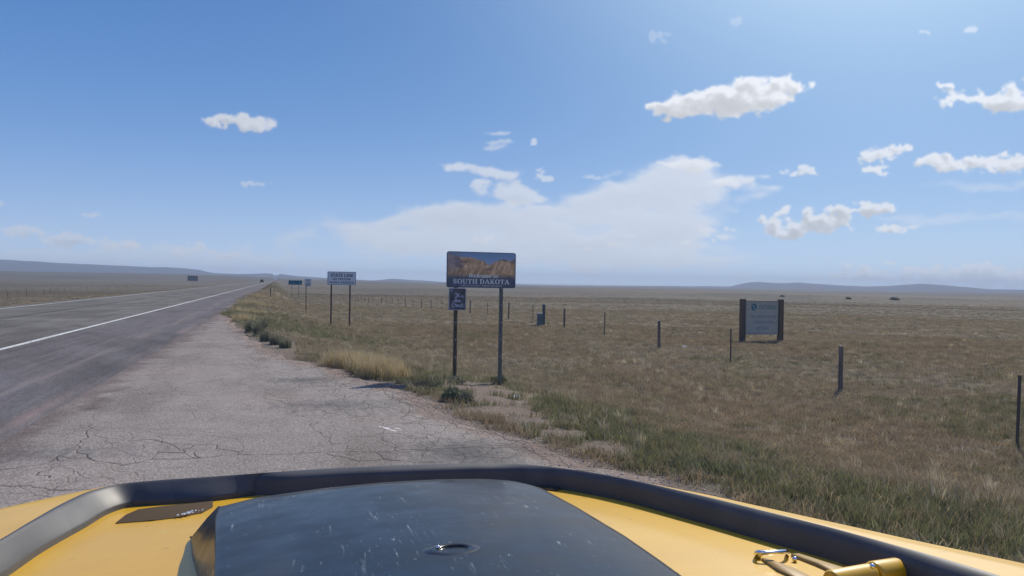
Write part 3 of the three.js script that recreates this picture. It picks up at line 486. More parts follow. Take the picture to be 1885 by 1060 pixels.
for (const [x, yb, yt, k] of [[1872, 822, 690, 't'], [1547, 719, 636, 'w'], [1345.5, 667, 605, 't'], [1213, 642, 590, 'w'], [1113, 617, 574, 't'], [1038.5, 604, 567, 'w'], [981.5, 594, 561, 't'], [936, 587, 557, 'w'], [897, 581, 556, 't'], [865.5, 577, 553, 'w'], [813.5, 572, 551.5, 't'], [793.5, 568, 552, 'w'], [776, 567, 551, 'w'], [760, 566, 550, 't'], [746, 566, 549.5, 'w'], [733, 563.5, 549, 't'], [722, 560.5, 546.5, 't'], [711, 560, 547.5, 't'], [702, 559, 547.5, 'w'], [685.5, 558, 547, 't'], [678.5, 557, 546, 'w'], [671.5, 556, 546, 'w'], [665, 556, 546, 't'], [659, 555.5, 546, 'w'], [653.7, 555, 545.5, 't'], [648, 554.5, 545, 'w'], [637, 552, 543.5, 't'], [631.5, 551.5, 543, 'w'], [627, 551, 543, 't']])
  post(x, yb, yt, k === 'w' ? 'wood' : 'steel', x === 1547 ? 'thick leaning wooden fence post between the conservation sign and the vehicle, casting a shadow' : x === 1345.5 ? 'thin steel fence post directly in front of the conservation sign' : x === 981.5 ? 'thin steel fence post right beside the utility box' : x === 1872 ? 'tall thin steel fence post nearest the yellow vehicle' : k === 'w' ? lW : lT, [1547, 1345.5, 981.5, 1872].includes(x) ? undefined : k === 'w' ? gW : gT, x === 1547 ? -0.035 : (H2(x | 0, 3) - 0.5) * 0.05);
for (const [x, yb, yt, k] of [[14.6, 549, 536, 'w'], [32, 545.5, 534, 't'], [49, 545, 529.5, 'w'], [64.5, 543, 533, 't'], [80.5, 542, 532.5, 'w'], [93.5, 541, 530, 'w'], [107, 539, 528.5, 'w'], [119, 537.5, 528, 't'], [130.5, 536.5, 527.5, 'w'], [151, 535, 527, 't'], [160.5, 534, 526, 'w'], [170, 533.5, 525.5, 't'], [186, 532, 524.5, 'w'], [194, 531.5, 524, 't'], [201.5, 531, 523.5, 'w'], [214, 530.5, 522.5, 'w'], [227.5, 529.5, 522.5, 'w'], [235, 529.5, 523, 'w'], [244, 530, 523.5, 'w'], [248.5, 529.5, 524, 't']])
  post(x, yb, yt, k === 'w' ? 'wood' : 'steel', k === 'w' ? 'weathered wooden fence post in the fence line across the highway' : 'thin dark steel fence post in the fence line across the highway', k === 'w' ? 'wooden posts of the fence across the highway' : 'steel posts of the fence across the highway', (H2(x | 0, 7) - 0.5) * 0.06);
// pedestal and its guard post
{
  const a = foot(1000.5, 598), m = a.m, t = tag(mesh('marker_post', rbox(0.16, 38 * m + 0.3, 0.12, 0, 38 * m / 2 - 0.15, 0, 0.015), std(0xffffff, 0.7, { map: blotch([88, 98, 98], 16, 3, 12, [1, 1, 1], 12) })), 'tall grey-green post standing against the utility box', 'post'); t.position.copy(a.p); t.rotation.y = RA;
  const b = foot(993.5, 600), u = thing('utility_box', 'squat grey metal utility box in the fence line', 'utility box', [b.p.x, b.p.y, b.p.z], RA);
  mesh('housing', rbox(0.30, 22 * m + 0.1, 0.24, 0, 11 * m - 0.05, 0, 0.015), std(0xffffff, 0.6, { map: blotch([104, 112, 116], 12, 3, 5, [1, 1, 1], 14) }), u); mesh('lid', rbox(0.32, 0.05, 0.26, 0, 22 * m + 0.027, 0, 0.012), std(lin(0.4, 0.41, 0.41), 0.5), u);
}

// ------------------------------------------------------------------ things far off
function leafCloud(n, rx, ry, rz, s, seed, blade = false) { // many small faces through a volume
  const R = rng(seed), pos = [], nor = [];
  for (let k = 0; k < n; k++) {
    const a = R() * 6.283, c = Math.pow(R(), 0.55), v = R(); const lx = Math.cos(a) * c * (0.8 + 0.35 * vn(a * 2, seed)), lz = Math.sin(a) * c, ly = v * (1 - c * c * 0.65);
    const x = lx * rx, y = ly * ry, z = lz * rz, sz = s * (0.6 + R() * 0.8);
    const d = new THREE.Vector3(R() - .5, R() - (blade ? 0.1 : .4), R() - .5).normalize(), e = new THREE.Vector3(R() - .5, R() - .5, R() - .5).cross(d).normalize().multiplyScalar(sz * (blade ? 0.16 : 0.45));
    const t = d.clone().multiplyScalar(sz); pos.push(x - e.x, y - e.y, z - e.z, x + e.x, y + e.y, z + e.z, x + t.x, y + t.y, z + t.z);
  }
  const g = new THREE.BufferGeometry(); g.setAttribute('position', new THREE.Float32BufferAttribute(pos, 3)); g.computeVertexNormals(); return g;
}
const bushMat = std(lin(0.17, 0.17, 0.135), 1);
for (const [x, y, w, h] of [[1646, 552, 16, 5], [1562, 550.5, 9, 2.6], [1440, 546, 8, 2]]) {
  const { p, m } = foot(x, y); const t = thing('distant_bush', x === 1646 ? 'large dark rounded bush far out on the plain' : 'small dark bush far out on the plain', 'bush', [p.x, p.y, p.z], 0, 'bushes far out on the plain');
  mesh('crown', leafCloud(240, w * m / 2, h * m * 1.1, w * m / 2, 0.7, x), bushMat, t); mesh('trunk', cyl(0.2, 0.1, h * m * 0.6, 0, h * m * 0.28, 0, 7), std(lin(0.08, 0.07, 0.06), 1), t);
}
{ // a car far down the road
  const [x, z] = fromUL(430, 8.0), t = thing('oncoming_car', 'tiny dark car far off on the highway', 'car', [x, 0.006, z], RA);
  const body = std(lin(0.03, 0.03, 0.035), 0.35), gl = std(lin(0.02, 0.025, 0.03), 0.1), ty = std(lin(0.02, 0.02, 0.02), 0.9);
  const prof = new THREE.Shape(); [[-2.2, 0.45], [-2.2, 0.95], [-1.2, 1.05], [-0.5, 1.55], [1.2, 1.55], [1.8, 1.05], [2.2, 1.0], [2.2, 0.45]].forEach(([a, b], i) => i ? prof.lineTo(a, b) : prof.moveTo(a, b));
  mesh('body', new THREE.ExtrudeGeometry(prof, { depth: 1.7, bevelEnabled: true, bevelSize: .05, bevelThickness: .05, bevelSegments: 1 }).translate(0, 0, -0.85).rotateY(Math.PI / 2), body, t);
  mesh('windscreen', box(1.4, 0.5, 0.03).rotateX(0.9 - Math.PI / 2 + 0.65).translate(0, 1.3, 0.98), gl, t);
  for (const sx of [-0.85, 0.85]) for (const sz of [-1.35, 1.35]) mesh('wheel', new THREE.CylinderGeometry(0.34, 0.34, 0.22, 14).rotateZ(Math.PI / 2).translate(sx, 0.34, sz), ty, t);
  for (const sx of [-0.65, 0.65]) mesh('headlight', box(0.3, 0.14, 0.06, sx, 0.78, 2.27), std(lin(0.6, 0.6, 0.6), 0.2), t);
}

// ------------------------------------------------------------------ grass
function tuft(n, h, spread, w, lean, seed) {
  const R = rng(seed), pos = [], idx = []; let c = 0;
  for (let k = 0; k < n; k++) {
    const a = R() * 6.283, rr = Math.sqrt(R()) * spread, x = Math.cos(a) * rr, z = Math.sin(a) * rr, hh = h * (0.45 + 0.65 * R()), ba = R() * 6.283, le = lean * hh * (0.25 + R()), fa = R() * 6.283, wx = Math.cos(fa) * w / 2, wz = Math.sin(fa) * w / 2;
    const bx = Math.cos(ba) * le, bz = Math.sin(ba) * le;
    pos.push(x - wx, -0.02, z - wz, x + wx, -0.02, z + wz, x + bx * 0.35 - wx * .8, hh * 0.6, z + bz * 0.35 - wz * .8, x + bx * 0.35 + wx * .8, hh * 0.6, z + bz * 0.35 + wz * .8, x + bx, hh, z + bz);
    idx.push(c, c + 1, c + 2, c + 1, c + 3, c + 2, c + 2, c + 3, c + 4); c += 5;
  }
  const g = new THREE.BufferGeometry(); g.setAttribute('position', new THREE.Float32BufferAttribute(pos, 3)); g.setIndex(idx); g.computeVertexNormals(); return g;
}
const grassMat = new THREE.MeshPhysicalMaterial({ color: 0xffffff, roughness: 0.75, transmission: 0.45, thickness: 0, side: THREE.DoubleSide });
function sow(name, label, geo, list) {
  const im = new THREE.InstancedMesh(geo, grassMat, list.length), M = new THREE.Matrix4(), q = new THREE.Quaternion(), e = new THREE.Euler(), s = new THREE.Vector3(), p = new THREE.Vector3(), c = new THREE.Color();
  list.forEach(([x, y, z, sc, sh, r, g, b, turn], i) => { e.set(0, turn, 0); q.setFromEuler(e); M.compose(p.set(x, y, z), q, s.set(sc, sh, sc)); im.setMatrixAt(i, M); im.setColorAt(i, c.setRGB(r, g, b)); });
  im.name = numbered(name); shade(im); scene.add(im); stuff(im, label, 'grass'); return im;
}
{
  const R = rng(4242), dry = [], gr = [], straw = [], far = [];
  const ring = (r0, r1, a0, a1, dens, fn) => { const n = (r1 * r1 - r0 * r0) / 2 * (a1 - a0) * dens | 0; for (let k = 0; k < n; k++) { const r = Math.sqrt(lerp(r0 * r0, r1 * r1, R())), a = lerp(a0, a1, R()); const x = Math.sin(a) * r, z = -Math.cos(a) * r, d = offPave(x, z); if (d < 0.02) continue; fn(x, z, r, d); } };
  const D = Math.PI / 180;
  const plant = (x, z, r, d) => {
    const b = bare(x, z); if (R() < b * 1.15) return;
    const g = green(x, z), y = land(x, z), far1 = ss(14, 60, r), big = 1 + far1 * 1.6, v = (0.55 + R() * 0.8) * (R() < 0.05 ? 1.7 : 1), tall = 0.7 + 0.7 * fbm(x / 3, z / 3, 3);
    if (R() < g * 0.72) gr.push([x, y, z, big, (0.8 + 0.9 * R()) * tall * (1 + far1 * 0.3), 0.225 * v, 0.222 * v, 0.102 * v, R() * 6.28]);
    else { const rust = fbm(x / 4 + 20, z / 4, 3); dry.push([x, y, z, big, (0.75 + 0.7 * R()) * tall * (1 + far1 * 0.3), lerp(0.40, 0.36, rust) * v, lerp(0.338, 0.272, rust) * v, lerp(0.225, 0.16, rust) * v, R() * 6.28]); }
    if (R() < 0.012 + 0.06 * ss(0.58, 0.75, fbm(x / 2.3 + 7, z / 2.3 + 1, 3))) straw.push([x, y, z, 0.8 + R() * 0.5 + far1 * .8, 0.7 + R() * 0.6, 0.50 * v, 0.43 * v, 0.30 * v, R() * 6.28]);
  };
  ring(3.2, 12, -8 * D, 46 * D, 230, plant); ring(12, 22, -16 * D, 42 * D, 110, plant); ring(22, 45, -24 * D, 40 * D, 42, plant); ring(45, 110, -26 * D, 39 * D, 8, plant);
  ring(40, 110, -44 * D, -19 * D, 7, plant);
  ring(110, 320, -44 * D, 40 * D, 0.9, (x, z, r) => { const v = 0.75 + R() * 0.5, y = land(x, z); dry.push([x, y, z, 3 + R() * 2, 1.1 + R() * 0.8, 0.25 * v, 0.20 * v, 0.115 * v, R() * 6.28]); });
  ring(320, 800, -44 * D, 40 * D, 0.07, (x, z, r) => { const v = 0.75 + R() * 0.5; dry.push([x, land(x, z), z, 8 + R() * 6, 1.4 + R() * 1.2, 0.22 * v, 0.18 * v, 0.105 * v, R() * 6.28]); });
  sow('dry_grass', 'short dry brown grass covering the field', tuft(13, 0.078, 0.10, 0.0075, 0.9, 1), dry);
  sow('green_grass', 'short green grass along the edge of the pull-off', tuft(14, 0.07, 0.085, 0.0085, 0.8, 2), gr);
  sow('straw_grass', 'scattered tufts of pale bleached straw in the field', tuft(14, 0.19, 0.06, 0.005, 0.6, 3), straw);
  const stalks = []; ring(6, 40, -18 * D, 40 * D, 1.6, (x, z, r, d) => { if (d < 0.4 || bare(x, z) > 0.4) return; const k = fbm(x / 4 + 60, z / 4, 3); if (R() > ss(0.4, 0.65, k)) return; const v = 0.7 + R() * .5; stalks.push([x, land(x, z), z, 1, 0.6 + R() * 0.9, 0.42 * v, 0.35 * v, 0.24 * v, R() * 6.28]); });
  sow('seed_stalks', 'thin bent seed stalks standing above the short grass', mergeGeometries([tuft(5, 0.30, 0.05, 0.0045, 0.7, 17), tuft(6, 0.12, 0.06, 0.006, 1.2, 18)]), stalks);
  const stones = []; for (let k = 0; k < 5200; k++) { const u = 2 + Math.pow(R(), 1.4) * 34, e = rightEdge(u), l = e + (R() * R() * 1.0 - 0.28) * (R() < 0.5 ? 1 : 0.5), [x, z] = fromUL(u, l), sz = 0.004 + R() * R() * 0.011, v = 0.8 + R() * 0.6; stones.push([x, Math.max(land(x, z), l > e ? 0.004 : -9) + sz * 0.25, z, sz, sz * 0.7, 0.34 * v, 0.30 * v, 0.26 * v, R() * 6.28]); }
  const sm = sow('gravel', 'loose gravel along the broken pavement edge', new THREE.DodecahedronGeometry(1, 0), stones); sm.material = std(0xffffff, 0.95); sm.userData.category = 'gravel';
  // pale tall grass standing at the edge of the pavement
  const tall = []; for (const [px, py, n, sp] of [[668, 684, 220, 0.6], [640, 676, 150, 0.5], [700, 694, 150, .45], [455, 575, 90, 0.9], [470, 560, 80, 1.1], [445, 590, 60, 0.6], [470, 545, 80, 1.4]]) { const { p } = foot(px, py); for (let k = 0; k < n; k++) { const x = p.x + (R() + R() - 1) * sp * 1.3, z = p.z + (R() + R() - 1) * sp; if (offPave(x, z) < 0.1) continue; const v = 0.8 + R() * .4; tall.push([x, land(x, z), z, 0.9, 0.8 + R() * .7, 0.56 * v, 0.46 * v, 0.27 * v, R() * 6.28]); } }
  sow('tall_dry_grass', 'tall pale dry grass standing at the pavement edge', tuft(15, 0.30, 0.07, 0.007, 0.45, 6), tall);
}
// weeds
const weedMat = new THREE.MeshPhysicalMaterial({ color: lin(0.15, 0.175, 0.095), roughness: 0.8, transmission: 0.3, thickness: 0, side: THREE.DoubleSide });
const greyWeed = new THREE.MeshPhysicalMaterial({ color: lin(0.26, 0.25, 0.165), roughness: 0.8, transmission: 0.3, thickness: 0, side: THREE.DoubleSide });
function weed(px, py, w, h, mat, label, name, group, n = 420) {
  const { p, m } = foot(px, py), t = thing(name, label, 'plant', [p.x, p.y, p.z], px, group);
  mesh('leaves', leafCloud(n, w * m / 2, h * m, w * m / 2, 0.065, px * 7 + py, true), mat, t);
  if (name === 'tall_weed') t.children[0].material = greyWeed;
  if (name === 'tall_weed' || name === 'grass_clump') t.children[0].geometry = tuft(n, h * m, w * m / 2, name === 'tall_weed' ? 0.016 : 0.009, 0.45, px);
  const R = rng(px), st = []; for (let k = 0; k < 7; k++) { const a = R() * 6.28, l = h * m * (0.7 + R() * .4); st.push(new THREE.CylinderGeometry(0.003, 0.005, l, 5).translate(0, l / 2, 0).rotateZ((R() - .5) * 0.7).rotateY(a)); }
  mesh('stems', mergeGeometries(st), greyWeed, t); return t;
}
weed(833, 737, 42, 22, weedMat, 'dark bushy weed at the pavement edge in front of the welcome sign', 'bushy_weed', undefined, 900);
weed(858, 740, 30, 18, greyWeed, 'pale grey-green weed beside the dark bushy weed', 'bushy_weed', undefined, 600);
weed(918, 705, 34, 13, weedMat, 'low leafy weed round the foot of the grey-green sign post', 'leafy_weed', undefined, 500);
weed(838, 704, 40, 10, greyWeed, 'sparse weed round the foot of the rust-stained sign post', 'leafy_weed', undefined, 400);
for (const [x, y, w, h] of [[475, 618, 18, 26], [490, 628, 22, 22], [508, 634, 24, 20], [525, 640, 22, 18], [485, 606, 16, 20], [460, 612, 14, 24]]) weed(x, y, w, h, weedMat, 'tall green weed in the patch where the pavement narrows', 'tall_weed', 'tall weeds where the pavement narrows', 260);
for (const [x, y, w, h] of [[1300, 866, 64, 15], [1345, 872, 64, 14], [1260, 858, 60, 13]]) weed(x, y, w, h, weedMat, 'dense dark green grass clump at the edge of the field beside the hood', 'grass_clump', 'dense green clumps beside the pull-off', 520);
// litter and a rod lying between the posts
{
  const { p } = foot(949, 733), g = new THREE.PlaneGeometry(0.11, 0.08, 6, 5), q = g.attributes.position; for (let i = 0; i < q.count; i++) q.setZ(i, (vn(q.getX(i) * 40, q.getY(i) * 40) - .3) * 0.035); g.computeVertexNormals(); g.rotateX(-1.2);
  const o = tag(mesh('paper_scrap', g, std(lin(0.75, 0.75, 0.72), 0.9, { side: THREE.DoubleSide })), 'crumpled white paper scrap on the dirt path by the welcome sign', 'litter'); o.position.set(p.x, p.y + 0.03, p.z);
  const { p: p2 } = foot(1260, 640), o2 = tag(mesh('paper_scrap', g, std(lin(0.75, 0.75, 0.72), 0.9, { side: THREE.DoubleSide })), 'white scrap caught in the grass by the fence', 'litter'); o2.position.set(p2.x, p2.y + 0.05, p2.z); o2.scale.setScalar(1.3);
  const a = foot(866, 711).p, b = foot(914, 707).p, c = new THREE.CatmullRomCurve3([a, a.clone().lerp(b, .5).add(new THREE.Vector3(0, 0.012, 0.03)), b].map((v) => v.clone().setY(v.y + 0.015)));
  tag(mesh('fallen_rod', new THREE.TubeGeometry(c, 16, 0.011, 6), std(lin(0.05, 0.045, 0.045), 0.8)), 'thin dark rod lying on the dirt between the two sign posts', 'rod');
}

// ------------------------------------------------------------------ the yellow vehicle's nose, seen over its hood
{
  const CA = 20 * Math.PI / 180, F = [-Math.sin(CA), -Math.cos(CA)], S = [Math.cos(CA), -Math.sin(CA)], SC = 0.2;
  const hoodY = (f, s) => EYE - (0.30 + 0.085 * f) - 0.045 * (s - SC) ** 2 - 0.10 * Math.max(0, f - 1.7) ** 1.5;
  const toFS = (x, z) => [x * F[0] + z * F[1], x * S[0] + z * S[1]];
  const at = (f, s, y) => new THREE.Vector3(f * F[0] + s * S[0], y, f * F[1] + s * S[1]);
  const onHood = (px, py, lift = 0) => { const d = ray(px, py); let t = 0.4 / -d.y; for (let k = 0; k < 40; k++) { const [f, s] = toFS(d.x * t, d.z * t); t = lerp(t, (hoodY(f, s) + lift - EYE) / d.y, 0.6); } return [...toFS(d.x * t, d.z * t), t]; };
  const H = (f, s, lift = 0) => at(f, s, hoodY(f, s) + lift);
  const T = thing('yellow_off_road_vehicle', 'yellow vehicle with black raised hood panel and dark rim bar, parked on the pull-off', 'vehicle', [0, 0, 0]);
  const dust = canvasTex(1024, 1024, (x, w, h) => {
    const r = rng(91), im = x.createImageData(w, h); for (let j = 0; j < h; j++) for (let i = 0; i < w; i++) { const n = fbm(i / 120, j / 90, 5) - .5, g = H2(i, j) - .5, q = (j * w + i) * 4; im.data[q] = 214 + n * 18 + g * 8; im.data[q + 1] = 166 + n * 20 + g * 8; im.data[q + 2] = 22 + n * 24 + g * 8; im.data[q + 3] = 255; } x.putImageData(im, 0, 0);
    for (let k = 0; k < 900; k++) { const d = r() < 0.25; x.fillStyle = d ? `rgba(60,44,20,${0.2 + r() * 0.4})` : `rgba(205,190,150,${0.08 + r() * 0.22})`; x.beginPath(); x.ellipse(r() * w, r() * h, 0.8 + r() * (d ? 1.2 : 2.6), 0.8 + r() * (d ? 1.6 : 4), r() * 3, 0, 7); x.fill(); } // road dust, flies
  });
  const paint = new THREE.MeshPhysicalMaterial({ map: dust, roughness: 0.45, clearcoat: 0.4, clearcoatRoughness: 0.14 });
  const trim = std(0xffffff, 0.5, { map: blotch([74, 74, 75], 9, 9, 9, [1, 1, 1], 4) });
  const surf = (rows, mat, name, parent, uvs) => { // skin over rows of points
    const n = rows[0].length, pos = [], uv = [], idx = []; rows.forEach((r, j) => r.forEach((p, i) => { pos.push(p.x, p.y, p.z); uv.push(i / (n - 1), j / (rows.length - 1)); }));
    for (let j = 0; j + 1 < rows.length; j++) for (let i = 0; i + 1 < n; i++) { const a = j * n + i; idx.push(a, a + 1, a + n, a + 1, a + n + 1, a + n); }
    const g = new THREE.BufferGeometry(); g.setAttribute('position', new THREE.Float32BufferAttribute(pos, 3)); g.setAttribute('uv', new THREE.Float32BufferAttribute(uv, 2)); g.setIndex(idx); g.computeVertexNormals(); if (uvs) uvs(g);
    return mesh(name, g, mat.clone ? Object.assign(mat.clone(), { side: THREE.DoubleSide }) : mat, parent);
  };
  // hood outline
  const L = [[-90, 962], [-40, 946], [0, 936], [60, 923], [130, 908], [190, 896]].map((p) => onHood(...p)), Rr = [[1090, 874], [1180, 887], [1300, 910], [1400, 932], [1500, 954], [1600, 976], [1700, 998], [1800, 1019], [1885, 1037], [1960, 1054], [2060, 1078]].map((p) => onHood(...p));
  const left = L.map(([f, s]) => [f, s]).sort((a, b) => a[0] - b[0]), right = Rr.map(([f, s]) => [f, s]).sort((a, b) => a[0] - b[0]);
  const f0 = 0.42, fMax = Math.max(left[left.length - 1][0], right[right.length - 1][0]) + 0.0;
  const sLof = (f) => f < left[0][0] ? Math.max(-0.72, left[0][1] - (left[0][0] - f) * 0.35) : table(left, f), sRof = (f) => f < right[0][0] ? Math.min(1.08, right[0][1] + (right[0][0] - f) * 0.3) : table(right, f);
  const rows = [], NF = 46, NS = 40;
  const frontRows = [[178, 901], [220, 891], [275, 885], [390, 877], [600, 863], [758, 856.5], [870, 853.5], [940, 853.5], [1000, 858], [1080, 868]].map(([x, y]) => onHood(x, y, 0.04)).map((p) => [p[1], p[0]]).sort((a, b) => a[0] - b[0]);
  frontRows.unshift([frontRows[0][0] - 0.05, frontRows[0][0] + 9]); frontRows[0][1] = 9; { const [ef, es] = right[right.length - 1]; while (frontRows[frontRows.length - 1][0] > es - 0.01) frontRows.pop(); frontRows.push([es, ef + 0.03]); }
  for (let j = 0; j <= NF; j++) {
    const f = lerp(f0, fMax, j / NF), a = sLof(f), b = sRof(f), row = [];
    const ya = hoodY(f, a), yb = hoodY(f, b);
    const fa = Math.min(f, table(frontRows, a) - 0.03), fb = Math.min(f, table(frontRows, b) - 0.03);
    row.push(at(fa, a - 0.11, 0.62), at(fa, a - 0.10, ya - 0.30), at(fa, a - 0.075, ya - 0.13), at(fa, a - 0.04, ya - 0.05), at(fa, a - 0.012, ya - 0.012));
    for (let i = 0; i <= NS; i++) { const s = lerp(a, b, i / NS); row.push(H(Math.min(f, table(frontRows, s) - 0.03), s)); }
    row.push(at(fb, b + 0.012, yb - 0.012), at(fb, b + 0.04, yb - 0.05), at(fb, b + 0.075, yb - 0.13), at(fb, b + 0.10, yb - 0.30), at(fb, b + 0.11, 0.62));
    rows.push(row);
  }
  const topRow = rows[rows.length - 1];
  for (const [df, dy] of [[0.004, -0.03], [0.008, -0.08], [0.012, -0.2], [0.015, -0.45]]) rows.push(topRow.map((p) => new THREE.Vector3(p.x + F[0] * df, Math.max(0.62, p.y + dy), p.z + F[1] * df)));
  surf(rows, paint, 'hood', T);
  // rim bar running round the front and sides
  const pairs = [[-150, 1080, -120, 1140], [-80, 1040, -60, 1103], [0, 995, 12, 1060], [60, 960, 79, 1014], [130, 921, 158, 969], [178, 901, 205, 942], [220, 891, 240, 931.5], [275, 885, 290, 927.5], [390, 877, 400, 919.5], [600, 863, 600, 890], [758, 856.5, 758, 879], [870, 853.5, 880, 875], [940, 853.5, 930, 878], [1000, 858, 985, 887], [1080, 868, 1075, 901], [1165, 884, 1154, 916], [1310, 917, 1300, 947], [1395, 938, 1383, 971], [1520, 969, 1502, 1006], [1640, 1002, 1621, 1036], [1740, 1031, 1731, 1061], [1900, 1080, 1880, 1112], [2000, 1112, 1975, 1145]];
  const cres = new THREE.CatmullRomCurve3(pairs.map(([x, y]) => H(...onHood(x, y, 0.042).slice(0, 2), 0.042)), false, 'centripetal'), inn = new THREE.CatmullRomCurve3(pairs.map((p) => H(...onHood(p[2], p[3], 0.002).slice(0, 2), 0.002)), false, 'centripetal');
  const brow = []; for (let k = 0; k <= 220; k++) { const t = k / 220, c = cres.getPoint(t), i = inn.getPoint(t), out = c.clone().sub(i).setY(0), w = out.length(); out.normalize(); const q = (a, y) => i.clone().addScaledVector(out, a * w).setY(lerp(i.y, c.y, a) + y); brow.push([q(0, -0.012), q(0.02, 0.004), q(0.08, 0.006), q(0.3, 0.0065), q(0.55, 0.0055), q(0.80, 0.004), q(0.93, 0.003), q(1.0, 0), q(1.0, -0.003).addScaledVector(out, 0.012), c.clone().addScaledVector(out, 0.026).setY(c.y - 0.012), c.clone().addScaledVector(out, 0.034).setY(c.y - 0.05)]); }
  surf(brow, trim, 'rim_bar', T, (g) => { const u = g.attributes.uv; for (let i = 0; i < u.count; i++) u.setXY(i, u.getX(i) * 0.4, u.getY(i) * 6); }).userData.label = 'dark plastic rim bar around the hood';
  // raised black panel
  const LIFT = 0.055;
  const dl = [[380, 1180], [388, 1120], [397, 1060], [398, 1000], [400, 950], [408, 928]].map(([x, y]) => onHood(x, y, LIFT)), dr = [[1560, 1275], [1400, 1165], [1255, 1060], [1215, 1031], [1150, 986], [1060, 932], [1000, 900]].map(([x, y]) => onHood(x, y, LIFT));
  const fr = [[408, 926], [470, 911], [600, 894], [700, 885], [800, 879], [880, 877.5], [930, 880], [975, 889], [1000, 899]].map(([x, y]) => onHood(x, y, LIFT));
  const dls = dl.map((p) => [p[0], p[1]]).sort((a, b) => a[0] - b[0]), drs = dr.map((p) => [p[0], p[1]]).sort((a, b) => a[0] - b[0]), frs = fr.map((p) => [p[1], p[0]]).sort((a, b) => a[0] - b[0]);
  const baseL = [[375, 1120], [362, 1060], [350, 1020], [346, 980], [358, 950], [384, 934]].map(([x, y]) => onHood(x, y, 0.002)).map((p) => [p[0], p[1]]).sort((a, b) => a[0] - b[0]);
  const drow = [], ND = 60, fd0 = 0.5, sL = (f) => f < dls[0][0] ? dls[0][1] : table(dls, f), sR = (f) => f < drs[0][0] ? drs[0][1] : table(drs, f);
  const fEnd = (s) => table(frs, s);
  for (let j = 0; j <= ND; j++) {
    const t = j / ND, row = [], NSd = 48;
    for (let i = 0; i <= NSd; i++) {
      const k = i / NSd; let f = lerp(fd0, 1.6, t), s = lerp(sL(f), sR(f), k); for (let it = 0; it < 6; it++) { f = lerp(fd0, fEnd(s), t); s = lerp(sL(f), sR(f), k); }
      const crown = 0.014 * Math.sin(Math.PI * k) * ss(1, 0.9, t) , dip = 0.006 * ss(0.97, 1, t); row.push(H(f, s, LIFT + crown * 0.6 - dip));
    }
    const first = row[0], last = row[row.length - 1], [ff, fs] = toFS(first.x, first.z), [lf, ls] = toFS(last.x, last.z);
    const bs = ff < baseL[0][0] ? Math.min(baseL[0][1], fs - 0.02) : Math.min(table(baseL, ff), fs - 0.012);
    row.unshift(H(ff, bs, -0.01), H(ff, lerp(bs, fs, 0.12), LIFT * 0.16), H(ff, lerp(bs, fs, 0.55), LIFT * 0.62), H(ff, lerp(bs, fs, 0.9), LIFT * 0.93));
    row.push(H(lf, ls + 0.005, LIFT * 0.9), H(lf, ls + 0.014, LIFT * 0.5), H(lf, ls + 0.02, LIFT * 0.1), H(lf, ls + 0.022, -0.01));
    drow.push(row);
  }
  const lastRow = drow[drow.length - 1]; for (const [df, fr2] of [[0.006, 0.92], [0.016, 0.55], [0.024, 0.15], [0.028, -0.2]]) drow.push(lastRow.map((p) => { const [f, s] = toFS(p.x, p.z), y0 = hoodY(f, s), lift = p.y - y0; return at(f + df, s, hoodY(f + df, s) + lift * fr2); }));
  const film = canvasTex(1024, 1024, (x, w, h) => {
    const r = rng(61), im = x.createImageData(w, h); for (let j = 0; j < h; j++) for (let i = 0; i < w; i++) { const n = fbm(i / 90, j / 60, 5) - .5, g = H2(i, j) - .5, k = 15 + n * 14 + g * 5, q = (j * w + i) * 4; im.data[q] = k; im.data[q + 1] = k + 1; im.data[q + 2] = k + 3; im.data[q + 3] = 255; } x.putImageData(im, 0, 0);
    for (let k = 0; k < 52; k++) { const cx = r() * w, cy = r() * h, ang = -0.5 + r() * 0.5, m = 3 + r() * 14 | 0; for (let q = 0; q < m; q++) { const X = cx + (r() + r() - 1) * 70, Y = cy + (r() + r() - 1) * 90, len = 4 + r() * r() * 90; let X1 = X, Y1 = Y; x.lineCap = 'round'; const al = 0.12 + r() * r() * 0.6, w0 = 1 + r() * r() * 8; for (let p = 0; p < 6; p++) { const X2 = X1 + (ang * 0.5 + (r() - .5) * 0.25) * len / 6, Y2 = Y1 + len / 6; x.strokeStyle = `rgba(150,152,150,${al * (1 - p / 8)})`; x.lineWidth = w0 * (1 - p / 9); x.beginPath(); x.moveTo(X1, Y1); x.lineTo(X2, Y2); x.stroke(); X1 = X2; Y1 = Y2; } } } // dried runs of dirty water
    for (let k = 0; k < 500; k++) { x.fillStyle = `rgba(170,172,170,${0.08 + r() * 0.3})`; x.beginPath(); x.ellipse(r() * w, r() * h, 1 + r() * 3, 1 + r() * 4, r() * 3, 0, 7); x.fill(); }
  });
  const filmR = canvasTex(512, 512, (x, w, h) => { const im = x.createImageData(w, h); for (let j = 0; j < h; j++) for (let i = 0; i < w; i++) { const n = fbm(i / 50, j / 26, 5), k = 70 + n * 90, q = (j * w + i) * 4; im.data[q] = im.data[q + 1] = im.data[q + 2] = k; im.data[q + 3] = 255; } x.putImageData(im, 0, 0); }, false);
  const dome = surf(drow, new THREE.MeshPhysicalMaterial({ map: film, roughness: 0.8, roughnessMap: filmR, specularIntensity: 0.35, clearcoat: 0.3, clearcoatRoughness: 0.1 }), 'hood_panel', T); dome.userData.label = 'raised black hood panel with dirt streaks';
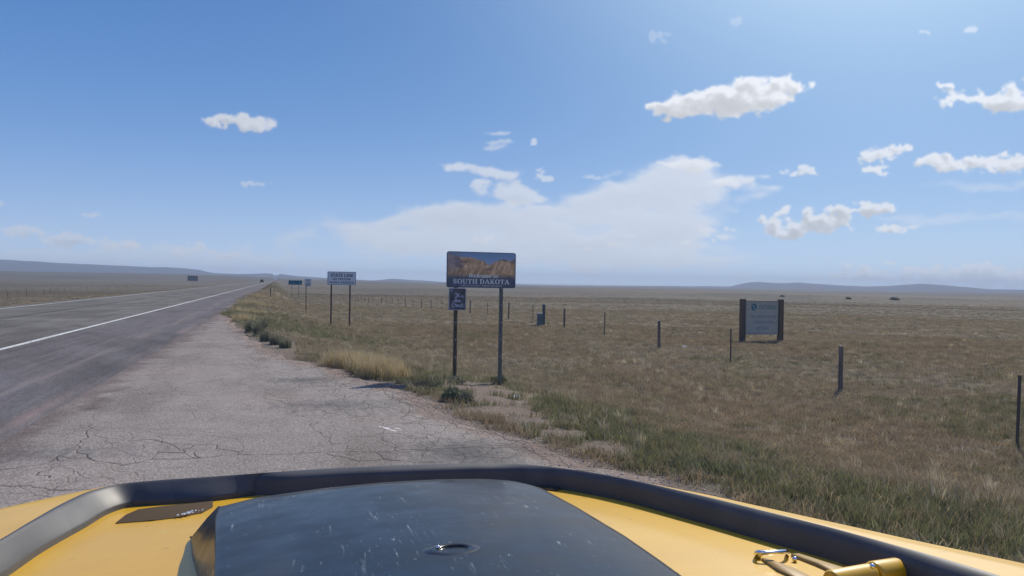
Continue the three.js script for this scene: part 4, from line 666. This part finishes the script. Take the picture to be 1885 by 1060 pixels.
  // washer jet sunk in the panel
  {
    const [f, s] = onHood(834, 1012, LIFT + 0.008), c = H(f, s, LIFT + 0.0075), gloss = std(lin(0.015, 0.015, 0.017), 0.25);
    const ringG = new THREE.LatheGeometry([[0.012, -0.004], [0.0145, 0.0015], [0.018, 0.003], [0.024, 0.0022], [0.031, 0]].map(([a, b]) => new THREE.Vector2(a, b)), 32).scale(1.15, 1, 0.85);
    const j = mesh('washer_jet', ringG, gloss, T); j.position.copy(c); j.rotation.set(-0.04, CA, 0);
    mesh('cup', new THREE.SphereGeometry(0.0135, 20, 8, 0, 6.2832, Math.PI / 2, Math.PI / 2).scale(1.15, 0.35, 0.85).translate(0, -0.001, 0), std(lin(0.01, 0.01, 0.011), 0.7, { side: THREE.DoubleSide }), j);
    mesh('nozzle', new THREE.SphereGeometry(0.0028, 10, 8).translate(-0.0165, 0.003, -0.006), std(lin(0.7, 0.7, 0.7), 0.2, { metalness: 1 }), j);
  }
  // flat dark brown patch between bar and panel, drops of water along its edge
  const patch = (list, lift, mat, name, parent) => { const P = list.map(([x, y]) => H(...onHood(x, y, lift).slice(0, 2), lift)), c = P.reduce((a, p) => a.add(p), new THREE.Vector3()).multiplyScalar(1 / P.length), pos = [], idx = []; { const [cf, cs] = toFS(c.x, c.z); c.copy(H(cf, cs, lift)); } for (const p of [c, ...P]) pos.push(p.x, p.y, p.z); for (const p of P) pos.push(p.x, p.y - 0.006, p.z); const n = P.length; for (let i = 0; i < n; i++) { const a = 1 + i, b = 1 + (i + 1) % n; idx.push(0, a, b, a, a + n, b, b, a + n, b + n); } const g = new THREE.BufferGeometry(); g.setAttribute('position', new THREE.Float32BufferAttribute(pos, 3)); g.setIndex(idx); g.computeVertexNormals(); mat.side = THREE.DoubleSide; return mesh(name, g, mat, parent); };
  const brownPatch = new THREE.MeshPhysicalMaterial({ color: lin(0.085, 0.06, 0.038), roughness: 0.9, specularIntensity: 0.2 });
  const brownPts = [[213, 962], [232, 947], [255, 937], [300, 931], [345, 927], [392, 921.5], [392, 932], [372, 943], [330, 951], [280, 957]];
  patch(brownPts, 0.0018, brownPatch, 'dark_patch', T).userData.label = 'flat dark brown patch behind the rim bar';
  patch([[990, 893], [1010, 892], [1029, 897], [1026, 900.5], [1004, 899]], 0.004, brownPatch, 'dark_patch', T);
  { const R = rng(14), drops = []; for (let k = 0; k < 26; k++) { const t = R(), [f, s] = onHood(lerp(325, 375, t) + (R() - .5) * 5, lerp(949, 937.5, t) + (R() - .5) * 3.4, 0.005); const p = H(f, s, 0.0055); drops.push(new THREE.SphereGeometry(0.0011 + R() * 0.0012, 8, 6).scale(1, 0.6, 1).translate(p.x, p.y, p.z)); } mesh('water_drops', mergeGeometries(drops), new THREE.MeshPhysicalMaterial({ color: 0xffffff, roughness: 0.03, metalness: 0.6 }), T).userData.kind = 'stuff'; }
  // hood hold-down: bright hook, two flat brown bands, painted roller
  {
    const w = (px, py, lift) => H(...onHood(px, py, lift).slice(0, 2), lift), chrome = std(lin(0.85, 0.85, 0.85), 0.12, { metalness: 1 });
    const hook = mesh('hook', new THREE.TubeGeometry(new THREE.CatmullRomCurve3([w(1392, 1024, 0.001), w(1395, 1017, 0.012), w(1420, 1017, 0.013), w(1446, 1015, 0.012), w(1449, 1021, 0.001)]), 30, 0.0032, 8), chrome, T);
    mesh('hook_foot', new THREE.SphereGeometry(0.006, 12, 8), chrome, hook).position.copy(w(1397, 1020, 0.006)); mesh('hook_foot', new THREE.SphereGeometry(0.004, 12, 8), chrome, hook).position.copy(w(1463, 1029, 0.004));
    const bandMat = new THREE.MeshPhysicalMaterial({ color: lin(0.30, 0.175, 0.035), roughness: 0.5 });
    patch([[1456, 1019], [1470, 1018], [1520, 1034], [1572, 1050], [1560, 1062], [1500, 1036]], 0.004, bandMat, 'brown_band', T); patch([[1402, 1026], [1412, 1027], [1460, 1044], [1500, 1064], [1470, 1064], [1430, 1046]], 0.004, bandMat, 'brown_band', T);
    const a = w(1528, 1072, 0.012), b = w(1606, 1058, 0.014), c = w(1656, 1050, 0.014), roll = (p, q, r0) => { const len = p.distanceTo(q), g = new THREE.LatheGeometry([[0, 0], [r0 * 0.8, 0], [r0, 0.004], [r0, len - 0.006], [r0 * 0.85, len - 0.001], [0, len]].map(([x, y]) => new THREE.Vector2(x, y)), 24); const m = mesh('hinge_roller', g, Object.assign(paint.clone(), { side: THREE.DoubleSide }), T); m.position.copy(p); m.quaternion.setFromUnitVectors(new THREE.Vector3(0, 1, 0), q.clone().sub(p).normalize()); return m; };
    roll(a, b, 0.0145); roll(b, c, 0.0165); mesh('hinge_bolt', new THREE.SphereGeometry(0.0035, 10, 8), chrome, T).position.copy(w(1606, 1042, 0.03));
  }
  // below the hood: nose, bumper, front wheels
  const nose = (name, g, mat, f, s, y) => { const m = mesh(name, g, mat, T); m.position.copy(at(f, s, y)); m.rotation.y = CA; return m; };
  const black = std(lin(0.03, 0.03, 0.032), 0.6), sMid = 0.2;
  nose('grille', rbox(0.95, 0.3, 0.06, 0, 0, 0, 0.02), black, fMax + 0.03, sMid, 0.95); nose('bumper', rbox(1.5, 0.2, 0.22, 0, 0, 0, 0.04), black, fMax + 0.1, sMid, 0.58);
  nose('underbody', rbox(1.2, 0.3, 1.5, 0, 0, 0, 0.04), black, fMax - 0.85, sMid, 0.55);
  for (const sd of [-1, 1]) {
    nose('headlight', new THREE.CylinderGeometry(0.09, 0.09, 0.05, 24).rotateX(Math.PI / 2), std(lin(0.7, 0.7, 0.7), 0.15), fMax + 0.04, sMid + sd * 0.4, 0.98);
    const wh = nose('wheel', new THREE.TorusGeometry(0.29, 0.1, 14, 36).rotateY(Math.PI / 2).scale(1.25, 1, 1), black, fMax - 0.55, sMid + sd * 0.78, 0.394); mesh('rim', new THREE.CylinderGeometry(0.2, 0.2, 0.14, 24).rotateZ(Math.PI / 2), alu, wh);
  }
}

renderer.render(scene, camera);
